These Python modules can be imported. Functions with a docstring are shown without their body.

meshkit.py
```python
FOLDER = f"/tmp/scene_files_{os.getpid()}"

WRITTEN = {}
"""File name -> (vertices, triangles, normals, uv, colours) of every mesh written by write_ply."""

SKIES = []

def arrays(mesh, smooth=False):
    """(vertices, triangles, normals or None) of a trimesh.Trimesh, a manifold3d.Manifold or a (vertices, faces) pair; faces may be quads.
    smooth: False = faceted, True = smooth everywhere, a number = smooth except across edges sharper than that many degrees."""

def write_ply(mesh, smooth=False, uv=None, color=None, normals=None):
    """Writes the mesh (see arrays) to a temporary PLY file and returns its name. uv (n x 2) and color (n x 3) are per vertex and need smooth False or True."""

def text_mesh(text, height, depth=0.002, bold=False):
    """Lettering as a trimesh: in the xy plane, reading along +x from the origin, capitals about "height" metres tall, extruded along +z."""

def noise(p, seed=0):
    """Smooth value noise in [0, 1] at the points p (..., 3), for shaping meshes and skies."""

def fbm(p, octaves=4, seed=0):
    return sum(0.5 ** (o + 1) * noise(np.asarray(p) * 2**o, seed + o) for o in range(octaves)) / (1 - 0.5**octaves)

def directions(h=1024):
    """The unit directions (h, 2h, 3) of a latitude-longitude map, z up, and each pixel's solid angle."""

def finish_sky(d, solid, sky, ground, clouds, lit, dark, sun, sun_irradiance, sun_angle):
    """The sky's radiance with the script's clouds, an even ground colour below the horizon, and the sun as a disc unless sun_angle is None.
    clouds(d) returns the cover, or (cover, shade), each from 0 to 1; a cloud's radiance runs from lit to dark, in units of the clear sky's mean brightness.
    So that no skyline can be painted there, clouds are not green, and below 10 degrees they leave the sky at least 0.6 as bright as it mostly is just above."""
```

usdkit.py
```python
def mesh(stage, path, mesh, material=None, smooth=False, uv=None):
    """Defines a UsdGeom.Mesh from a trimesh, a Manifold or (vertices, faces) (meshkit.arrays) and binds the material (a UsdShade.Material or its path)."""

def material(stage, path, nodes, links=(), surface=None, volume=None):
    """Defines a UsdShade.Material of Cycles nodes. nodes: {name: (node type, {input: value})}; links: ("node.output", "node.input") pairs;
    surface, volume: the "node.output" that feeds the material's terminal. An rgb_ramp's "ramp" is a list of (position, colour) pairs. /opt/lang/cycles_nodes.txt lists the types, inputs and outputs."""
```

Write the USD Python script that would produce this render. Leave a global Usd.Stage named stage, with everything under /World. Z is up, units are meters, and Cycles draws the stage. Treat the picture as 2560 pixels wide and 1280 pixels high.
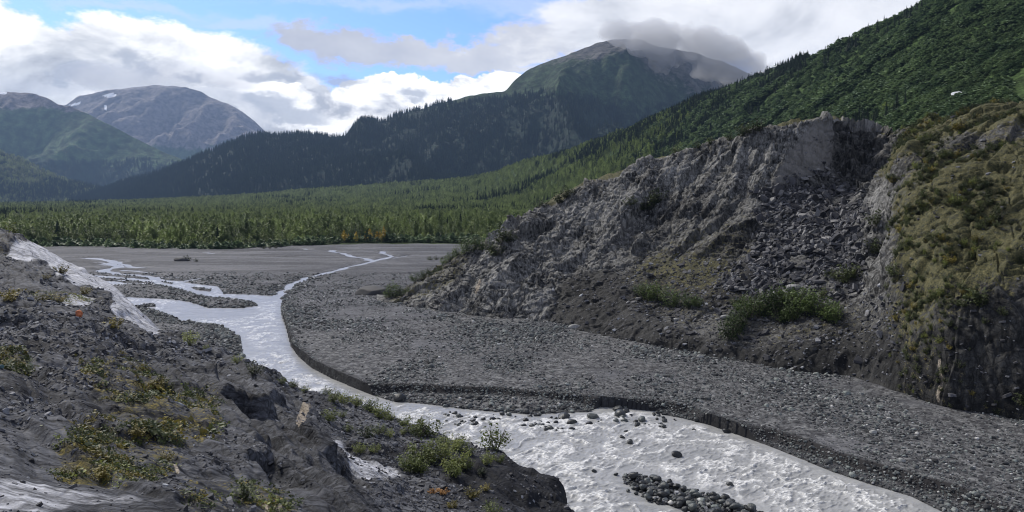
import math
import numpy as np, trimesh, usdkit
from meshkit import noise, fbm
from pxr import Usd, UsdGeom, UsdLux, UsdShade, Sdf, Gf, Vt
from scipy.interpolate import PchipInterpolator, RegularGridInterpolator
from scipy.ndimage import gaussian_filter
from scipy.spatial import cKDTree
import shapely
from shapely.geometry import Polygon, LineString
from shapely.ops import unary_union

stage = Usd.Stage.CreateInMemory()
UsdGeom.SetStageUpAxis(stage, 'Z'); UsdGeom.SetStageMetersPerUnit(stage, 1.0)
UsdGeom.Xform.Define(stage, '/World'); UsdGeom.Scope.Define(stage, '/World/Looks')

# ------------------------------------------------------------------ camera, sun, sky
FPX, HOR, EYE = 1971.0, 500.0, 22.0          # focal length in photo pixels, horizon row, eye height above the river
cam = UsdGeom.Camera.Define(stage, '/World/camera')
cam.CreateHorizontalApertureAttr(36.0); cam.CreateFocalLengthAttr(36.0 * FPX / 2560)
cam.CreateVerticalApertureAttr(18.0)
cam.CreateVerticalApertureOffsetAttr(-36.0 * (640 - HOR) / 2560)
cam.CreateClippingRangeAttr(Gf.Vec2f(0.1, 60000)); cam.CreateExposureAttr(0.5)
cx = UsdGeom.Xformable(cam); cx.AddTranslateOp().Set(Gf.Vec3d(0, 0, EYE)); cx.AddRotateXOp().Set(90.0)

SUN_AZ, SUN_EL = math.radians(-42), math.radians(42)
sun = UsdLux.DistantLight.Define(stage, '/World/sun')
sun.CreateNormalizeAttr(True); sun.CreateIntensityAttr(0.85); sun.CreateAngleAttr(10.0); sun.CreateColorAttr(Gf.Vec3f(1.0, 0.95, 0.87))
sx = UsdGeom.Xformable(sun)
sx.AddRotateZOp().Set(-math.degrees(SUN_AZ)); sx.AddRotateXOp().Set(-(90 - math.degrees(SUN_EL)))

class NG:
    """collects shader nodes; a value that is an L is a link to another node's output"""
    def __init__(s): s.nodes, s.links, s.k = {}, [], 0
    def __call__(s, kind, out=None, **inp):
        s.k += 1; nm = f'{kind}_{s.k}'; vals = {}
        for k, v in inp.items():
            if isinstance(v, L): s.links.append((str(v), f'{nm}.{k}'))
            else: vals[k] = v
        s.nodes[nm] = (kind, vals)
        return L(f'{nm}.{out}') if out else nm
    def m(s, op, a, b=0.0, c=0.0, clamp=False): return s('math', 'value', math_type=op, value1=a, value2=b, value3=c, use_clamp=clamp)
    def mix(s, fac, a, b, t='mix'): return s('mix', 'color', mix_type=t, fac=fac, color1=a, color2=b)
    def step(s, v, lo, hi): return s('map_range', 'result', range_type='smoothstep', value=v, from_min=lo, from_max=hi, to_min=0.0, to_max=1.0, clamp=True)
    def noise(s, vec, scale, detail=5.0, rough=0.55, dist=0.0): return s('noise_texture', 'fac', vector=vec, scale=scale, detail=detail, roughness=rough, distortion=dist)
    def ramp(s, fac, stops): return s('rgb_ramp', 'color', fac=fac, ramp=stops)
    def build(s, path, surface=None, volume=None): return usdkit.material(stage, path, s.nodes, s.links, surface=surface, volume=volume)
class L(str): pass

def sky_material():
    g = NG()
    sky = g('sky_texture', 'color', sky_type='single_scattering', sun_disc=False, sun_elevation=SUN_EL, sun_rotation=SUN_AZ, altitude=100.0, air_density=1.0, aerosol_density=0.6, ozone_density=1.6)
    d = g('geometry', 'position')
    d = g('vector_math', 'vector', math_type='normalize', vector1=d)
    sep = g('separate_xyz', None, vector=d)
    x, y, z = (L(f'{sep}.{k}') for k in 'xyz')
    hor = g.m('sqrt', g.m('add', g.m('multiply', x, x), g.m('multiply', y, y)))
    az = g.m('arctan2', x, y); el = g.m('divide', z, g.m('maximum', hor, 0.05))
    p = g('combine_xyz', 'vector', x=g.m('multiply', az, 1.0), y=g.m('multiply', el, 1.7), z=0.0)
    nA = g.noise(p, 7.0, 9.0, 0.6, 0.35)
    nB = g.noise(g('vector_math', 'vector', math_type='add', vector1=p, vector2=(3.7, 9.1, 0.0)), 16.0, 8.0, 0.62, 0.2)
    nC = g.noise(g('vector_math', 'vector', math_type='add', vector1=p, vector2=(13.1, 2.3, 4.0)), 4.5, 7.0, 0.55, 0.3)
    wob = g.m('subtract', nA, 0.5); wob2 = g.m('subtract', nB, 0.5)
    nD = g.noise(g('vector_math', 'vector', math_type='add', vector1=p, vector2=(7.7, 1.1, 2.0)), 9.0, 8.0, 0.62)
    azw = g.m('multiply_add', wob, 0.17, g.m('multiply_add', wob2, 0.05, az)); elw = g.m('multiply_add', g.m('subtract', nD, 0.5), 0.075, g.m('multiply_add', wob2, 0.04, el))
    def group(blobs):
        best = None
        for px, py, rx, ry in blobs:
            a0 = math.atan((px - 1280) / FPX); e0 = (HOR - py) / FPX * math.cos(a0); c = math.cos(a0)
            u = g.m('multiply', g.m('subtract', azw, a0), FPX / rx / c); v = g.m('multiply', g.m('subtract', elw, e0), FPX / ry / c)
            r = g.m('subtract', 1.0, g.m('sqrt', g.m('add', g.m('multiply', u, u), g.m('multiply', v, v))))
            best = r if best is None else g('math', 'value', math_type='smoothmax', value1=best, value2=r, value3=0.25)
        return best
    def cover(blobs, amp, lo, hi, ns=None):
        r = group(blobs)
        r = g.m('multiply_add', g.m('subtract', ns or nB, 0.5), amp, r)
        return g.step(r, lo, hi)
    K = 7.7   # cloud radiance in the units of the sky texture at strength 0.1
    def col(c): return tuple(K * v for v in c)
    tint = g('mix', 'color', mix_type='multiply', fac=1.0, color1=sky, color2=(0.60, 0.80, 1.45))
    out = tint
    # high thin veil and the sky's own cloud cover away from the frame
    up = g.step(g.m('add', el, g.m('multiply', wob, 0.2)), 0.27, 0.55)
    side = g.step(g.m('add', g.m('absolute', az), g.m('multiply', wob, 0.2)), 0.62, 0.9)
    away = g.m('maximum', up, side)
    gen = g.m('multiply', away, g.step(nC, 0.32, 0.55))
    gcol = g.ramp(nA, [(0.3, col((.26, .27, .30))), (0.7, col((.62, .62, .64)))])
    out = g.mix(gen, out, gcol)
    veil = cover([(300, 12, 330, 28), (1000, 0, 600, 40), (1350, 20, 250, 60), (650, 60, 260, 30)], 1.3, 0.05, 0.9, nC)
    out = g.mix(g.m('multiply', veil, 0.5), out, col((.70, .76, .86)))
    # the white bank on the left and the cumulus over the ridge
    white = cover([(60, 120, 300, 110), (330, 150, 330, 112), (520, 190, 280, 95), (660, 235, 190, 75), (-150, 130, 300, 150), (250, 230, 460, 80), (560, 300, 220, 60)], 1.6, -0.04, 0.20, nA)
    cumul = cover([(790, 290, 190, 75), (930, 265, 150, 85), (1010, 245, 90, 62), (1085, 275, 130, 60), (1165, 232, 68, 48), (1275, 215, 62, 32), (1225, 255, 110, 50), (860, 320, 300, 60), (700, 270, 150, 60), (960, 195, 34, 26)], 1.5, -0.02, 0.09, nB)
    wcol = g.ramp(g.m('multiply_add', wob, 1.5, g.m('multiply_add', el, 2.3, 0.16)), [(0.28, col((.42, .43, .47))), (0.44, col((.68, .69, .71))), (0.56, col((1.0, .99, .98))), (0.68, col((1.3, 1.28, 1.25)))])
    ccol = g.ramp(g.m('multiply_add', wob2, 1.1, g.m('multiply_add', el, 1.6, 0.33)), [(0.38, col((.48, .49, .53))), (0.47, col((.86, .85, .85))), (0.58, col((1.35, 1.32, 1.28)))])
    out = g.mix(white, out, wcol); out = g.mix(cumul, out, ccol)
    # grey layers
    base = cover([(230, 205, 430, 42), (560, 245, 180, 50), (640, 285, 150, 40)], 0.7, 0.0, 0.8, nA)
    out = g.mix(g.m('multiply', base, 0.75), out, col((.66, .67, .71)))
    longc = cover([(735, 92, 95, 45), (850, 110, 150, 46), (1000, 132, 210, 36), (1150, 135, 190, 40), (1290, 118, 130, 48), (1230, 165, 140, 26), (1380, 100, 120, 60)], 1.6, -0.08, 0.42, nA)
    lcol = g.ramp(g.m('multiply_add', az, 1.1, g.m('multiply_add', wob2, 0.7, 0.62)), [(0.3, col((.52, .54, .62))), (0.62, col((.68, .69, .74))), (0.85, col((1.1, 1.08, 1.05)))])
    out = g.mix(longc, out, lcol)
    small = cover([(150, 165, 62, 26), (325, 168, 75, 38), (365, 180, 65, 22), (500, 190, 55, 16), (690, 268, 95, 24), (745, 290, 110, 20), (840, 188, 62, 24), (720, 190, 70, 16), (1020, 235, 45, 22)], 2.2, -0.05, 0.75, nB)
    out = g.mix(g.m('multiply', small, 0.8), out, col((.40, .43, .50)))
    cap = cover([(1480, 55, 130, 85), (1640, 45, 260, 110), (1860, 65, 330, 130), (2060, 110, 240, 100), (2250, 40, 300, 110), (2500, 0, 400, 120)], 1.1, -0.12, 0.35, nA)
    kcol = g.ramp(g.m('multiply_add', wob, 1.1, 0.5), [(0.3, col((.56, .58, .63))), (0.5, col((.84, .85, .89))), (0.68, col((1.0, 1.0, 1.02)))])
    out = g.mix(cap, out, kcol)
    bg = g('background_shader', 'background', color=out, strength=0.1)
    return g.build('/World/Looks/sky', surface=bg)

dome = UsdLux.DomeLight.Define(stage, '/World/sky')
UsdShade.MaterialBindingAPI.Apply(dome.GetPrim()).Bind(sky_material())
dome.GetPrim().SetCustomDataByKey('kind', 'structure')

# ------------------------------------------------------------------ helpers
W = '/World/'
used = {}
def numbered(name, parent='/World'):
    k = used.get((parent, name), 0); used[(parent, name)] = k + 1
    return name if k == 0 else f'{name}_{k:03d}'
def tag(prim, label=None, cat=None, group=None, kind=None):
    for k, v in (('label', label), ('category', cat), ('group', group), ('kind', kind)):
        if v: prim.SetCustomDataByKey(k, v)
    return prim
def mask(m, rgb, name='mask'):
    UsdGeom.PrimvarsAPI(m).CreatePrimvar(name, Sdf.ValueTypeNames.Color3fArray, 'vertex').Set(Vt.Vec3fArray.FromNumpy(np.ascontiguousarray(rgb, np.float32)))
def sstep(x, a, b):
    t = np.clip((x - a) / (b - a), 0, 1); return t * t * (3 - 2 * t)
def world(px, py, Y):
    px, py, Y = np.broadcast_arrays(np.asarray(px, float), py, Y)
    return np.stack([(px - 1280) / FPX * Y, Y, EYE - (py - HOR) / FPX * Y], -1)
def onplane(px, py, z=0.0):
    return world(px, py, (EYE - z) * FPX / (np.asarray(py, float) - HOR))
def pix(p):
    p = np.asarray(p, float); return 1280 + FPX * p[..., 0] / p[..., 1], HOR + FPX * (EYE - p[..., 2]) / p[..., 1]
def flatpoly(pts, z=0.0):
    return Polygon(onplane(*np.array(pts, float).T, z)[:, :2]).buffer(0)
def inpoly(pts, px, py):
    return shapely.contains_xy(Polygon(pts), px, py)
def signed(poly, X, Y, step=0.12):
    """distance to the outline of a polygon, positive inside"""
    b = []
    for ring in [r for g in getattr(poly, 'geoms', [poly]) for r in (g.exterior, *g.interiors)]:
        n = max(int(ring.length / step), 8)
        b.append(shapely.get_coordinates(shapely.line_interpolate_point(ring, np.linspace(0, ring.length, n))))
    d = cKDTree(np.vstack(b)).query(np.stack([X.ravel(), Y.ravel()], 1))[0].reshape(X.shape)
    shapely.prepare(poly)
    return np.where(shapely.contains_xy(poly, X, Y), d, -d)
def gridfaces(nr, nc):
    i = np.arange(nr * nc).reshape(nr, nc)
    return np.stack([i[:-1, :-1], i[:-1, 1:], i[1:, 1:], i[1:, :-1]], -1).reshape(-1, 4)
def tri(q): return np.vstack([q[:, [0, 1, 2]], q[:, [0, 2, 3]]])
def normals(P):
    dr, dc = np.gradient(P, axis=0), np.gradient(P, axis=1)
    n = np.cross(dc, dr); n /= np.maximum(np.linalg.norm(n, axis=-1, keepdims=True), 1e-9)
    return n
def fract(p, size, seed, tilt=0.5, squash=(1, 1, 1)):
    """broken rock: every cell of a random point set is its own tilted facet"""
    q = p.reshape(-1, 3) / size * np.array(squash); rng = np.random.default_rng(seed)
    key = np.floor(q).astype(np.int64); best = np.full(len(q), 9e9); out = np.zeros(len(q)); second = np.full(len(q), 9e9)
    for a in (-1, 0, 1):
        for b in (-1, 0, 1):
            for c in (-1, 0, 1):
                k = key + np.array([a, b, c])
                h = (k[:, 0] * 374761393 + k[:, 1] * 668265263 + k[:, 2] * 2147483647 + seed * 144665) & 0xFFFFFFFF
                rs = []
                for j in range(7):
                    h = ((h ^ (h >> 13)) * 1274126177 + 77 * j) & 0xFFFFFFFF; rs.append(((h ^ (h >> 16)) & 0xFFFF) / 65535.0)
                e = q - (k + np.stack(rs[:3], 1)); d = (e * e).sum(1)
                val = (e * (np.stack(rs[3:6], 1) * 2 - 1)).sum(1) * tilt + (rs[6] - 0.5)
                w = d < best
                second = np.where(w, best, np.minimum(second, d)); out = np.where(w, val, out); best = np.where(w, d, best)
    return (out * size).reshape(p.shape[:-1]), (np.sqrt(second) - np.sqrt(best)).reshape(p.shape[:-1])
def profile(cols, pxs, Ys):
    """height field from columns {px: [(Y, z), ...]}, on the grid Ys x pxs"""
    keys = sorted(cols); rows = []
    for k in keys:
        a = np.array(sorted(cols[k]), float); f = PchipInterpolator(np.log(a[:, 0]), a[:, 1])
        rows.append(f(np.log(np.clip(Ys, a[0, 0], a[-1, 0]))))
    return PchipInterpolator(keys, np.array(rows), axis=0)(np.clip(pxs, keys[0], keys[-1])).T
def field(px_grid, Y_grid, z):
    f = RegularGridInterpolator((np.log(Y_grid), px_grid), z, bounds_error=False, fill_value=None)
    return lambda X, Y: f(np.stack([np.log(np.maximum(Y, 1)), 1280 + FPX * X / np.maximum(Y, 1)], -1))

# ------------------------------------------------------------------ materials of rock, gravel and water
def attr(g, name='mask'):
    a = g('attribute', 'color', attribute=name); s = g('separate_color', None, color=a)
    return L(f'{s}.r'), L(f'{s}.g'), L(f'{s}.b')
def bumped(g, h, dist, normal=None, strength=1.0):
    kw = dict(height=h, distance=dist, strength=strength)
    if normal: kw['normal'] = normal
    return g('bump', 'normal', **kw)
def gravel_material():
    g = NG(); p = g('geometry', 'position'); r_, g_, b_ = attr(g)
    big = g.noise(p, 0.06, 6.0, 0.6); mid = g.noise(p, 0.9, 6.0, 0.65); fine = g.noise(p, 7.0, 5.0, 0.7)
    v = g('voronoi_texture', None, vector=p, scale=3.2, randomness=1.0); v2 = g('voronoi_texture', None, vector=p, scale=1.1)
    vc = g('rgb_to_bw', 'val', color=L(f'{v}.color')); vc2 = g('rgb_to_bw', 'val', color=L(f'{v2}.color'))
    t = g.m('multiply_add', mid, 0.5, g.m('multiply_add', fine, 0.35, g.m('multiply_add', vc, 0.35, g.m('multiply', vc2, 0.15))))
    c = g.ramp(t, [(0.46, (.020, .020, .022)), (0.62, (.060, .060, .063)), (0.75, (.12, .121, .122)), (0.9, (.22, .222, .22))])
    stretch = g.noise(g('mapping', 'vector', vector=p, scale=(0.02, 0.075, 1.0)), 1.0, 7.0, 0.65, 0.8)
    silt = g.ramp(g.m('multiply_add', stretch, 0.8, g.m('multiply', fine, 0.2)), [(0.40, (.044, .045, .050)), (0.5, (.088, .089, .097)), (0.58, (.15, .151, .16))])
    rill = g.noise(g('mapping', 'vector', vector=p, scale=(0.035, 0.11, 1.0), rotation=(0, 0, 0.25)), 1.0, 5.0, 0.6, 1.5)
    silt = g.mix(g.m('multiply', g.m('subtract', 1.0, g.step(g.m('absolute', g.m('subtract', rill, 0.5)), 0.0, 0.022)), 0.75), silt, (.03, .03, .034))
    c = g.mix(g.m('multiply', g.step(g.m('multiply_add', b_, 0.4, big), 0.52, 0.66), 0.7), c, silt)
    c = g.mix(g_, c, (.024, .023, .024))              # darker colour on the earth faces of the cut banks
    c = g.mix(g.m('multiply', r_, 0.65), c, (.03, .031, .034))  # wet strip along the water
    h = g.m('add', g.m('multiply', L(f'{v}.distance'), -0.5), g.m('multiply_add', fine, 0.5, g.m('multiply', mid, 0.8)))
    h = g.m('multiply', h, g.m('subtract', 1.0, g.m('multiply', g_, 0.85), clamp=True))
    n = bumped(g, h, 0.16)
    b = g('principled_bsdf', 'BSDF', base_color=c, roughness=0.85, specular_ior_level=0.12, normal=n)
    return g.build(W + 'Looks/gravel', surface=b)
def water_material():
    g = NG(); p = g('geometry', 'position'); foam, still, _ = attr(g)
    q = g('mapping', 'vector', vector=p, scale=(0.55, 1.35, 1.0), rotation=(0, 0, 0.5))
    a = g.noise(q, 0.55, 7.0, 0.66, 1.2); b_ = g.noise(q, 2.2, 6.0, 0.68, 1.0); c_ = g.noise(q, 7.0, 4.0, 0.65, 0.5)
    lace = g.m('subtract', 1.0, g.m('multiply', g.m('absolute', g.m('subtract', b_, 0.5)), 11.0), clamp=True)
    f = g.m('multiply', foam, g.m('multiply_add', lace, 0.75, g.m('multiply', g.step(c_, 0.5, 0.64), 0.55)), clamp=True)
    silt = g.ramp(a, [(0.36, (.235, .24, .24)), (0.64, (.345, .347, .34))])
    c = g.mix(f, silt, (.78, .78, .76))
    n = bumped(g, g.m('multiply_add', a, 0.9, g.m('multiply_add', b_, 0.55, g.m('multiply', c_, 0.15))), 0.085)
    rough = g.m('multiply_add', f, 0.4, 0.24)
    b = g('principled_bsdf', 'BSDF', base_color=c, roughness=rough, ior=1.33, specular_ior_level=0.5, normal=n)
    return g.build(W + 'Looks/silty_water', surface=b)
def rock_material(name, dark, lightc, pale, mosses, strata=(0.35, 0.1, 1.2), bump=0.25, turn=(0.25, -0.5, 0.35), soft=((0.41, .2), (0.48, .6), (0.58, 1.0))):
    g = NG(); p = g('geometry', 'position'); pl, ms, dk = attr(g)
    q = g('mapping', 'vector', vector=p, scale=strata, rotation=turn)
    lay = g.noise(q, 1.6, 8.0, 0.68, 0.6); big = g.noise(p, 0.12, 5.0, 0.6); mid = g.noise(p, 1.3, 7.0, 0.7); fine = g.noise(p, 9.0, 5.0, 0.7)
    v = g('voronoi_texture', None, vector=p, scale=1.1, feature='distance_to_edge')
    crack = g.m('subtract', 1.0, g.step(L(f'{v}.distance'), 0.0, 0.07))
    t = g.m('multiply_add', lay, 0.5, g.m('multiply_add', mid, 0.35, g.m('multiply', fine, 0.25)))
    t = g.m('multiply_add', big, 0.35, g.m('subtract', t, 0.1))
    c = g.ramp(t, [(0.545, dark), (0.62, tuple(0.5 * (a + b) for a, b in zip(dark, lightc))), (0.70, lightc)])
    pc = g.ramp(g.m('multiply_add', fine, 0.3, g.m('multiply', lay, 0.7)), [(t_, tuple(k_ * a for a in pale)) for t_, k_ in soft])
    c = g.mix(g.step(g.m('multiply_add', g.m('subtract', mid, 0.5), 1.1, pl), 0.3, 0.7), c, pc)
    v2 = g('voronoi_texture', None, vector=g('vector_math', 'vector', math_type='add', vector1=q, vector2=g('vector_math', 'vector', math_type='scale', vector1=g('noise_texture', 'color', vector=p, scale=0.8, detail=3.0), scale=0.5)), scale=1.0, feature='distance_to_edge')
    seam = g.m('multiply', g.m('subtract', 1.0, g.step(L(f'{v2}.distance'), 0.0, 0.11)), g.step(mid, 0.40, 0.58))
    seam = g.m('multiply', seam, g.m('subtract', 1.0, g.m('multiply', pl, 0.85), clamp=True)); crack = g.m('multiply', crack, g.m('subtract', 1.0, g.m('multiply', pl, 0.7), clamp=True))
    c = g.mix(g.m('multiply', g.m('maximum', seam, g.m('multiply', crack, 0.6)), 0.8), c, tuple(.4 * a for a in dark))
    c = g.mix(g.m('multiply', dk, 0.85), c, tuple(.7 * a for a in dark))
    mc = g.ramp(g.m('multiply_add', fine, 0.6, g.m('multiply', mid, 0.4)), mosses)
    mk = g.m('multiply_add', g.m('subtract', mid, 0.5), 2.2, g.m('multiply_add', g.m('subtract', fine, 0.5), 1.4, ms))
    c = g.mix(g.step(mk, 0.42, 0.72), c, mc)
    tn, _, _ = attr(g, 'stain'); c = g.mix(g.step(g.m('multiply_add', g.m('subtract', lay, 0.5), 2.0, tn), 0.35, 0.65), c, g.ramp(fine, [(0.35, (.10, .085, .065)), (0.6, (.36, .31, .25))]))
    h = g.m('multiply_add', lay, 0.9, g.m('multiply_add', mid, 0.7, g.m('multiply_add', fine, 0.22, g.m('multiply', crack, -0.2))))
    n = bumped(g, h, bump)
    b = g('principled_bsdf', 'BSDF', base_color=c, roughness=0.8, specular_ior_level=0.12, normal=n)
    return g.build(W + 'Looks/' + name, surface=b)
def hill_material(name, low, high, bare, lo, hi, s=1.0):
    """wooded below, brush above, bare rock on the tops: mask r = bare, g = brush"""
    g = NG(); p = g('geometry', 'position'); br, bu, sn = attr(g)
    a = g.noise(p, 0.004 * s, 7.0, 0.62); b_ = g.noise(p, 0.03 * s, 6.0, 0.65); c_ = g.noise(p, 0.2 * s, 3.0, 0.6)
    t = g.m('multiply_add', b_, 0.6, g.m('multiply', c_, 0.4))
    c = g.ramp(t, [(0.42, tuple(.4 * v for v in low)), (0.6, tuple(1.6 * v for v in low))])
    c2 = g.ramp(t, [(0.42, tuple(.35 * v for v in high)), (0.5, tuple(.8 * v for v in high)), (0.6, tuple(1.6 * v for v in high))])
    c3 = g.ramp(t, [(0.42, tuple(.5 * v for v in bare)), (0.6, tuple(1.45 * v for v in bare))])
    w = g.m('multiply', g.m('subtract', g.m('multiply_add', a, 0.6, g.m('multiply', b_, 0.4)), 0.5), 2.6)
    c = g.mix(g.step(g.m('add', bu, w), lo, hi), c, c2)
    c = g.mix(g.step(g.m('add', br, w), lo, hi), c, c3)
    c = g.mix(g.step(g.m('multiply_add', w, 0.35, sn), 0.4, 0.6), c, (.8, .82, .86))
    n = bumped(g, g.m('multiply_add', b_, 1.0, g.m('multiply', c_, 0.25)), 9.0 / s)
    b = g('principled_bsdf', 'BSDF', base_color=c, roughness=0.95, specular_ior_level=0.1, normal=n)
    return g.build(W + 'Looks/' + name, surface=b)

MOSS = [(0.40, (.018, .018, .012)), (0.49, (.042, .038, .02)), (0.56, (.10, .085, .03)), (0.66, (.26, .20, .05))]
OLIVE = [(0.38, (.014, .016, .009)), (0.47, (.04, .042, .02)), (0.55, (.095, .088, .04)), (0.66, (.19, .16, .075))]
m_gravel = gravel_material(); m_water = water_material()
m_slope = rock_material('shale_slope', (.013, .0135, .016), (.115, .119, .132), (.60, .61, .65), MOSS, (0.16, 1.5, 1.3), 0.10, (0.0, 0.0, 0.886))
m_outcrop = rock_material('grey_rock', (.014, .014, .014), (.25, .247, .235), (.165, .16, .152), OLIVE, (1.0, 0.8, 0.16), 0.08, (0.0, 0.55, 0.3), ((0.3, .55), (0.46, .85), (0.62, 1.0)))

# ------------------------------------------------------------------ river, bars and terraces in plan
river_px = [(2520, 1345), (2358, 1280), (2279, 1241), (2166, 1207), (2082, 1179), (1998, 1145), (1885, 1100), (1773, 1061), (1700, 1044), (1660, 1037), (1640, 1028), (1560, 1020), (1500, 1016), (1470, 1030), (1400, 1032), (1330, 1036), (1250, 1030), (1180, 1024), (1100, 1014), (1040, 1007), (985, 1004), (940, 990), (880, 966), (830, 945), (780, 919), (748, 891), (728, 865), (722, 840), (715, 815), (706, 790), (702, 768), (706, 752), (690, 740), (640, 737), (560, 734), (545, 716), (500, 711), (440, 705), (390, 699), (300, 700), (240, 705), (240, 713), (330, 713), (400, 713), (450, 722), (490, 736), (540, 746), (600, 750), (630, 753), (645, 764), (600, 770), (520, 769), (475, 755), (430, 748), (330, 743), (250, 741), (250, 765), (360, 770), (400, 779), (430, 790), (455, 804), (500, 808), (545, 812), (580, 830), (602, 845), (604, 870), (608, 890), (600, 930), (640, 975), (760, 1040), (1000, 1130), (1150, 1230), (1200, 1345)]
bars_px = [[(1556, 1192), (1580, 1182), (1640, 1200), (1720, 1224), (1800, 1248), (1880, 1274), (1960, 1312), (1800, 1320), (1700, 1268), (1620, 1252), (1600, 1228), (1562, 1206)],
           [(340, 764), (385, 760), (390, 766), (345, 770)], [(400, 704), (440, 707.5), (485, 713), (440, 713.5)], [(275, 702), (330, 703), (385, 706), (330, 709)], [(475, 717), (530, 723), (525, 729), (490, 725)]]
streams = [([(690, 745), (712, 727), (722, 710), (757, 696), (800, 685), (850, 672), (900, 662), (945, 651), (972, 642), (966, 634), (948, 628)], 1.9),
           ([(938, 652), (900, 645), (870, 640), (850, 632), (820, 626), (760, 625.5), (690, 628)], 2.2),
           ([(480, 712), (420, 702), (360, 690), (300, 684), (262, 679), (255, 673), (300, 668), (285, 660), (262, 651), (220, 646), (165, 646)], 2.8),
           ([(258, 662), (310, 669), (352, 671), (325, 663), (288, 655)], 2.0), ([(240, 690), (330, 698), (400, 700)], 3.0), ([(440, 706), (472, 700)], 1.6),
           ([(180, 655), (235, 656), (262, 660)], 1.4), ([(300, 676), (345, 679), (385, 684)], 1.3), ([(395, 693), (450, 694), (500, 697)], 1.2), ([(620, 641), (700, 645), (745, 643)], 0.9), ([(1010, 640), (980, 646), (945, 651)], 0.9), ([(640, 624), (700, 621.5), (760, 622), (790, 626)], 1.6), ([(500, 632), (545, 635), (600, 632)], 1.5), ([(385, 636), (420, 636)], 1.5)]
river = flatpoly(river_px)
for b in bars_px: river = river.difference(flatpoly(b))
for pts, w in streams:
    line = LineString(onplane(*np.array(pts, float).T)[:, :2]); at_ = np.linspace(0, line.length, max(int(line.length / 2.5), 3)); c_ = shapely.get_coordinates(shapely.line_interpolate_point(line, at_))
    wig = fbm(np.stack([c_[:, 0] / 9, c_[:, 1] / 9, 0 * at_], -1), 3, 27) - 0.5; c_ = c_ + 5.0 * wig[:, None] * np.array([1.0, 0.6]); wd = w * 0.5 * (0.75 + 1.6 * np.abs(fbm(np.stack([at_ / 6, 0 * at_, 0 * at_], -1), 2, 29) - .3))
    river = river.union(unary_union([LineString(c_[k:k + 2]).buffer(wd[k]) for k in range(len(c_) - 1)]))
terrace_px = [(703, 774), (712, 808), (726, 850), (757, 888), (800, 918), (860, 943), (930, 957), (1040, 957), (1160, 962), (1240, 965), (1400, 978), (1500, 990), (1600, 995), (1660, 999), (1716, 1010), (1773, 1033), (1829, 1050), (1941, 1072), (1998, 1092), (2054, 1114), (2110, 1134), (2223, 1165), (2335, 1196), (2448, 1235), (2504, 1258), (2620, 1305), (2900, 1330), (2900, 800), (1000, 690), (860, 700), (760, 722), (720, 745)]
terrace = flatpoly(terrace_px, 1.2)
leftbar = flatpoly([(300, 716), (400, 715), (450, 725), (490, 739), (540, 749), (620, 757), (600, 766), (520, 765), (470, 751), (420, 745), (300, 738)])

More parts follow.
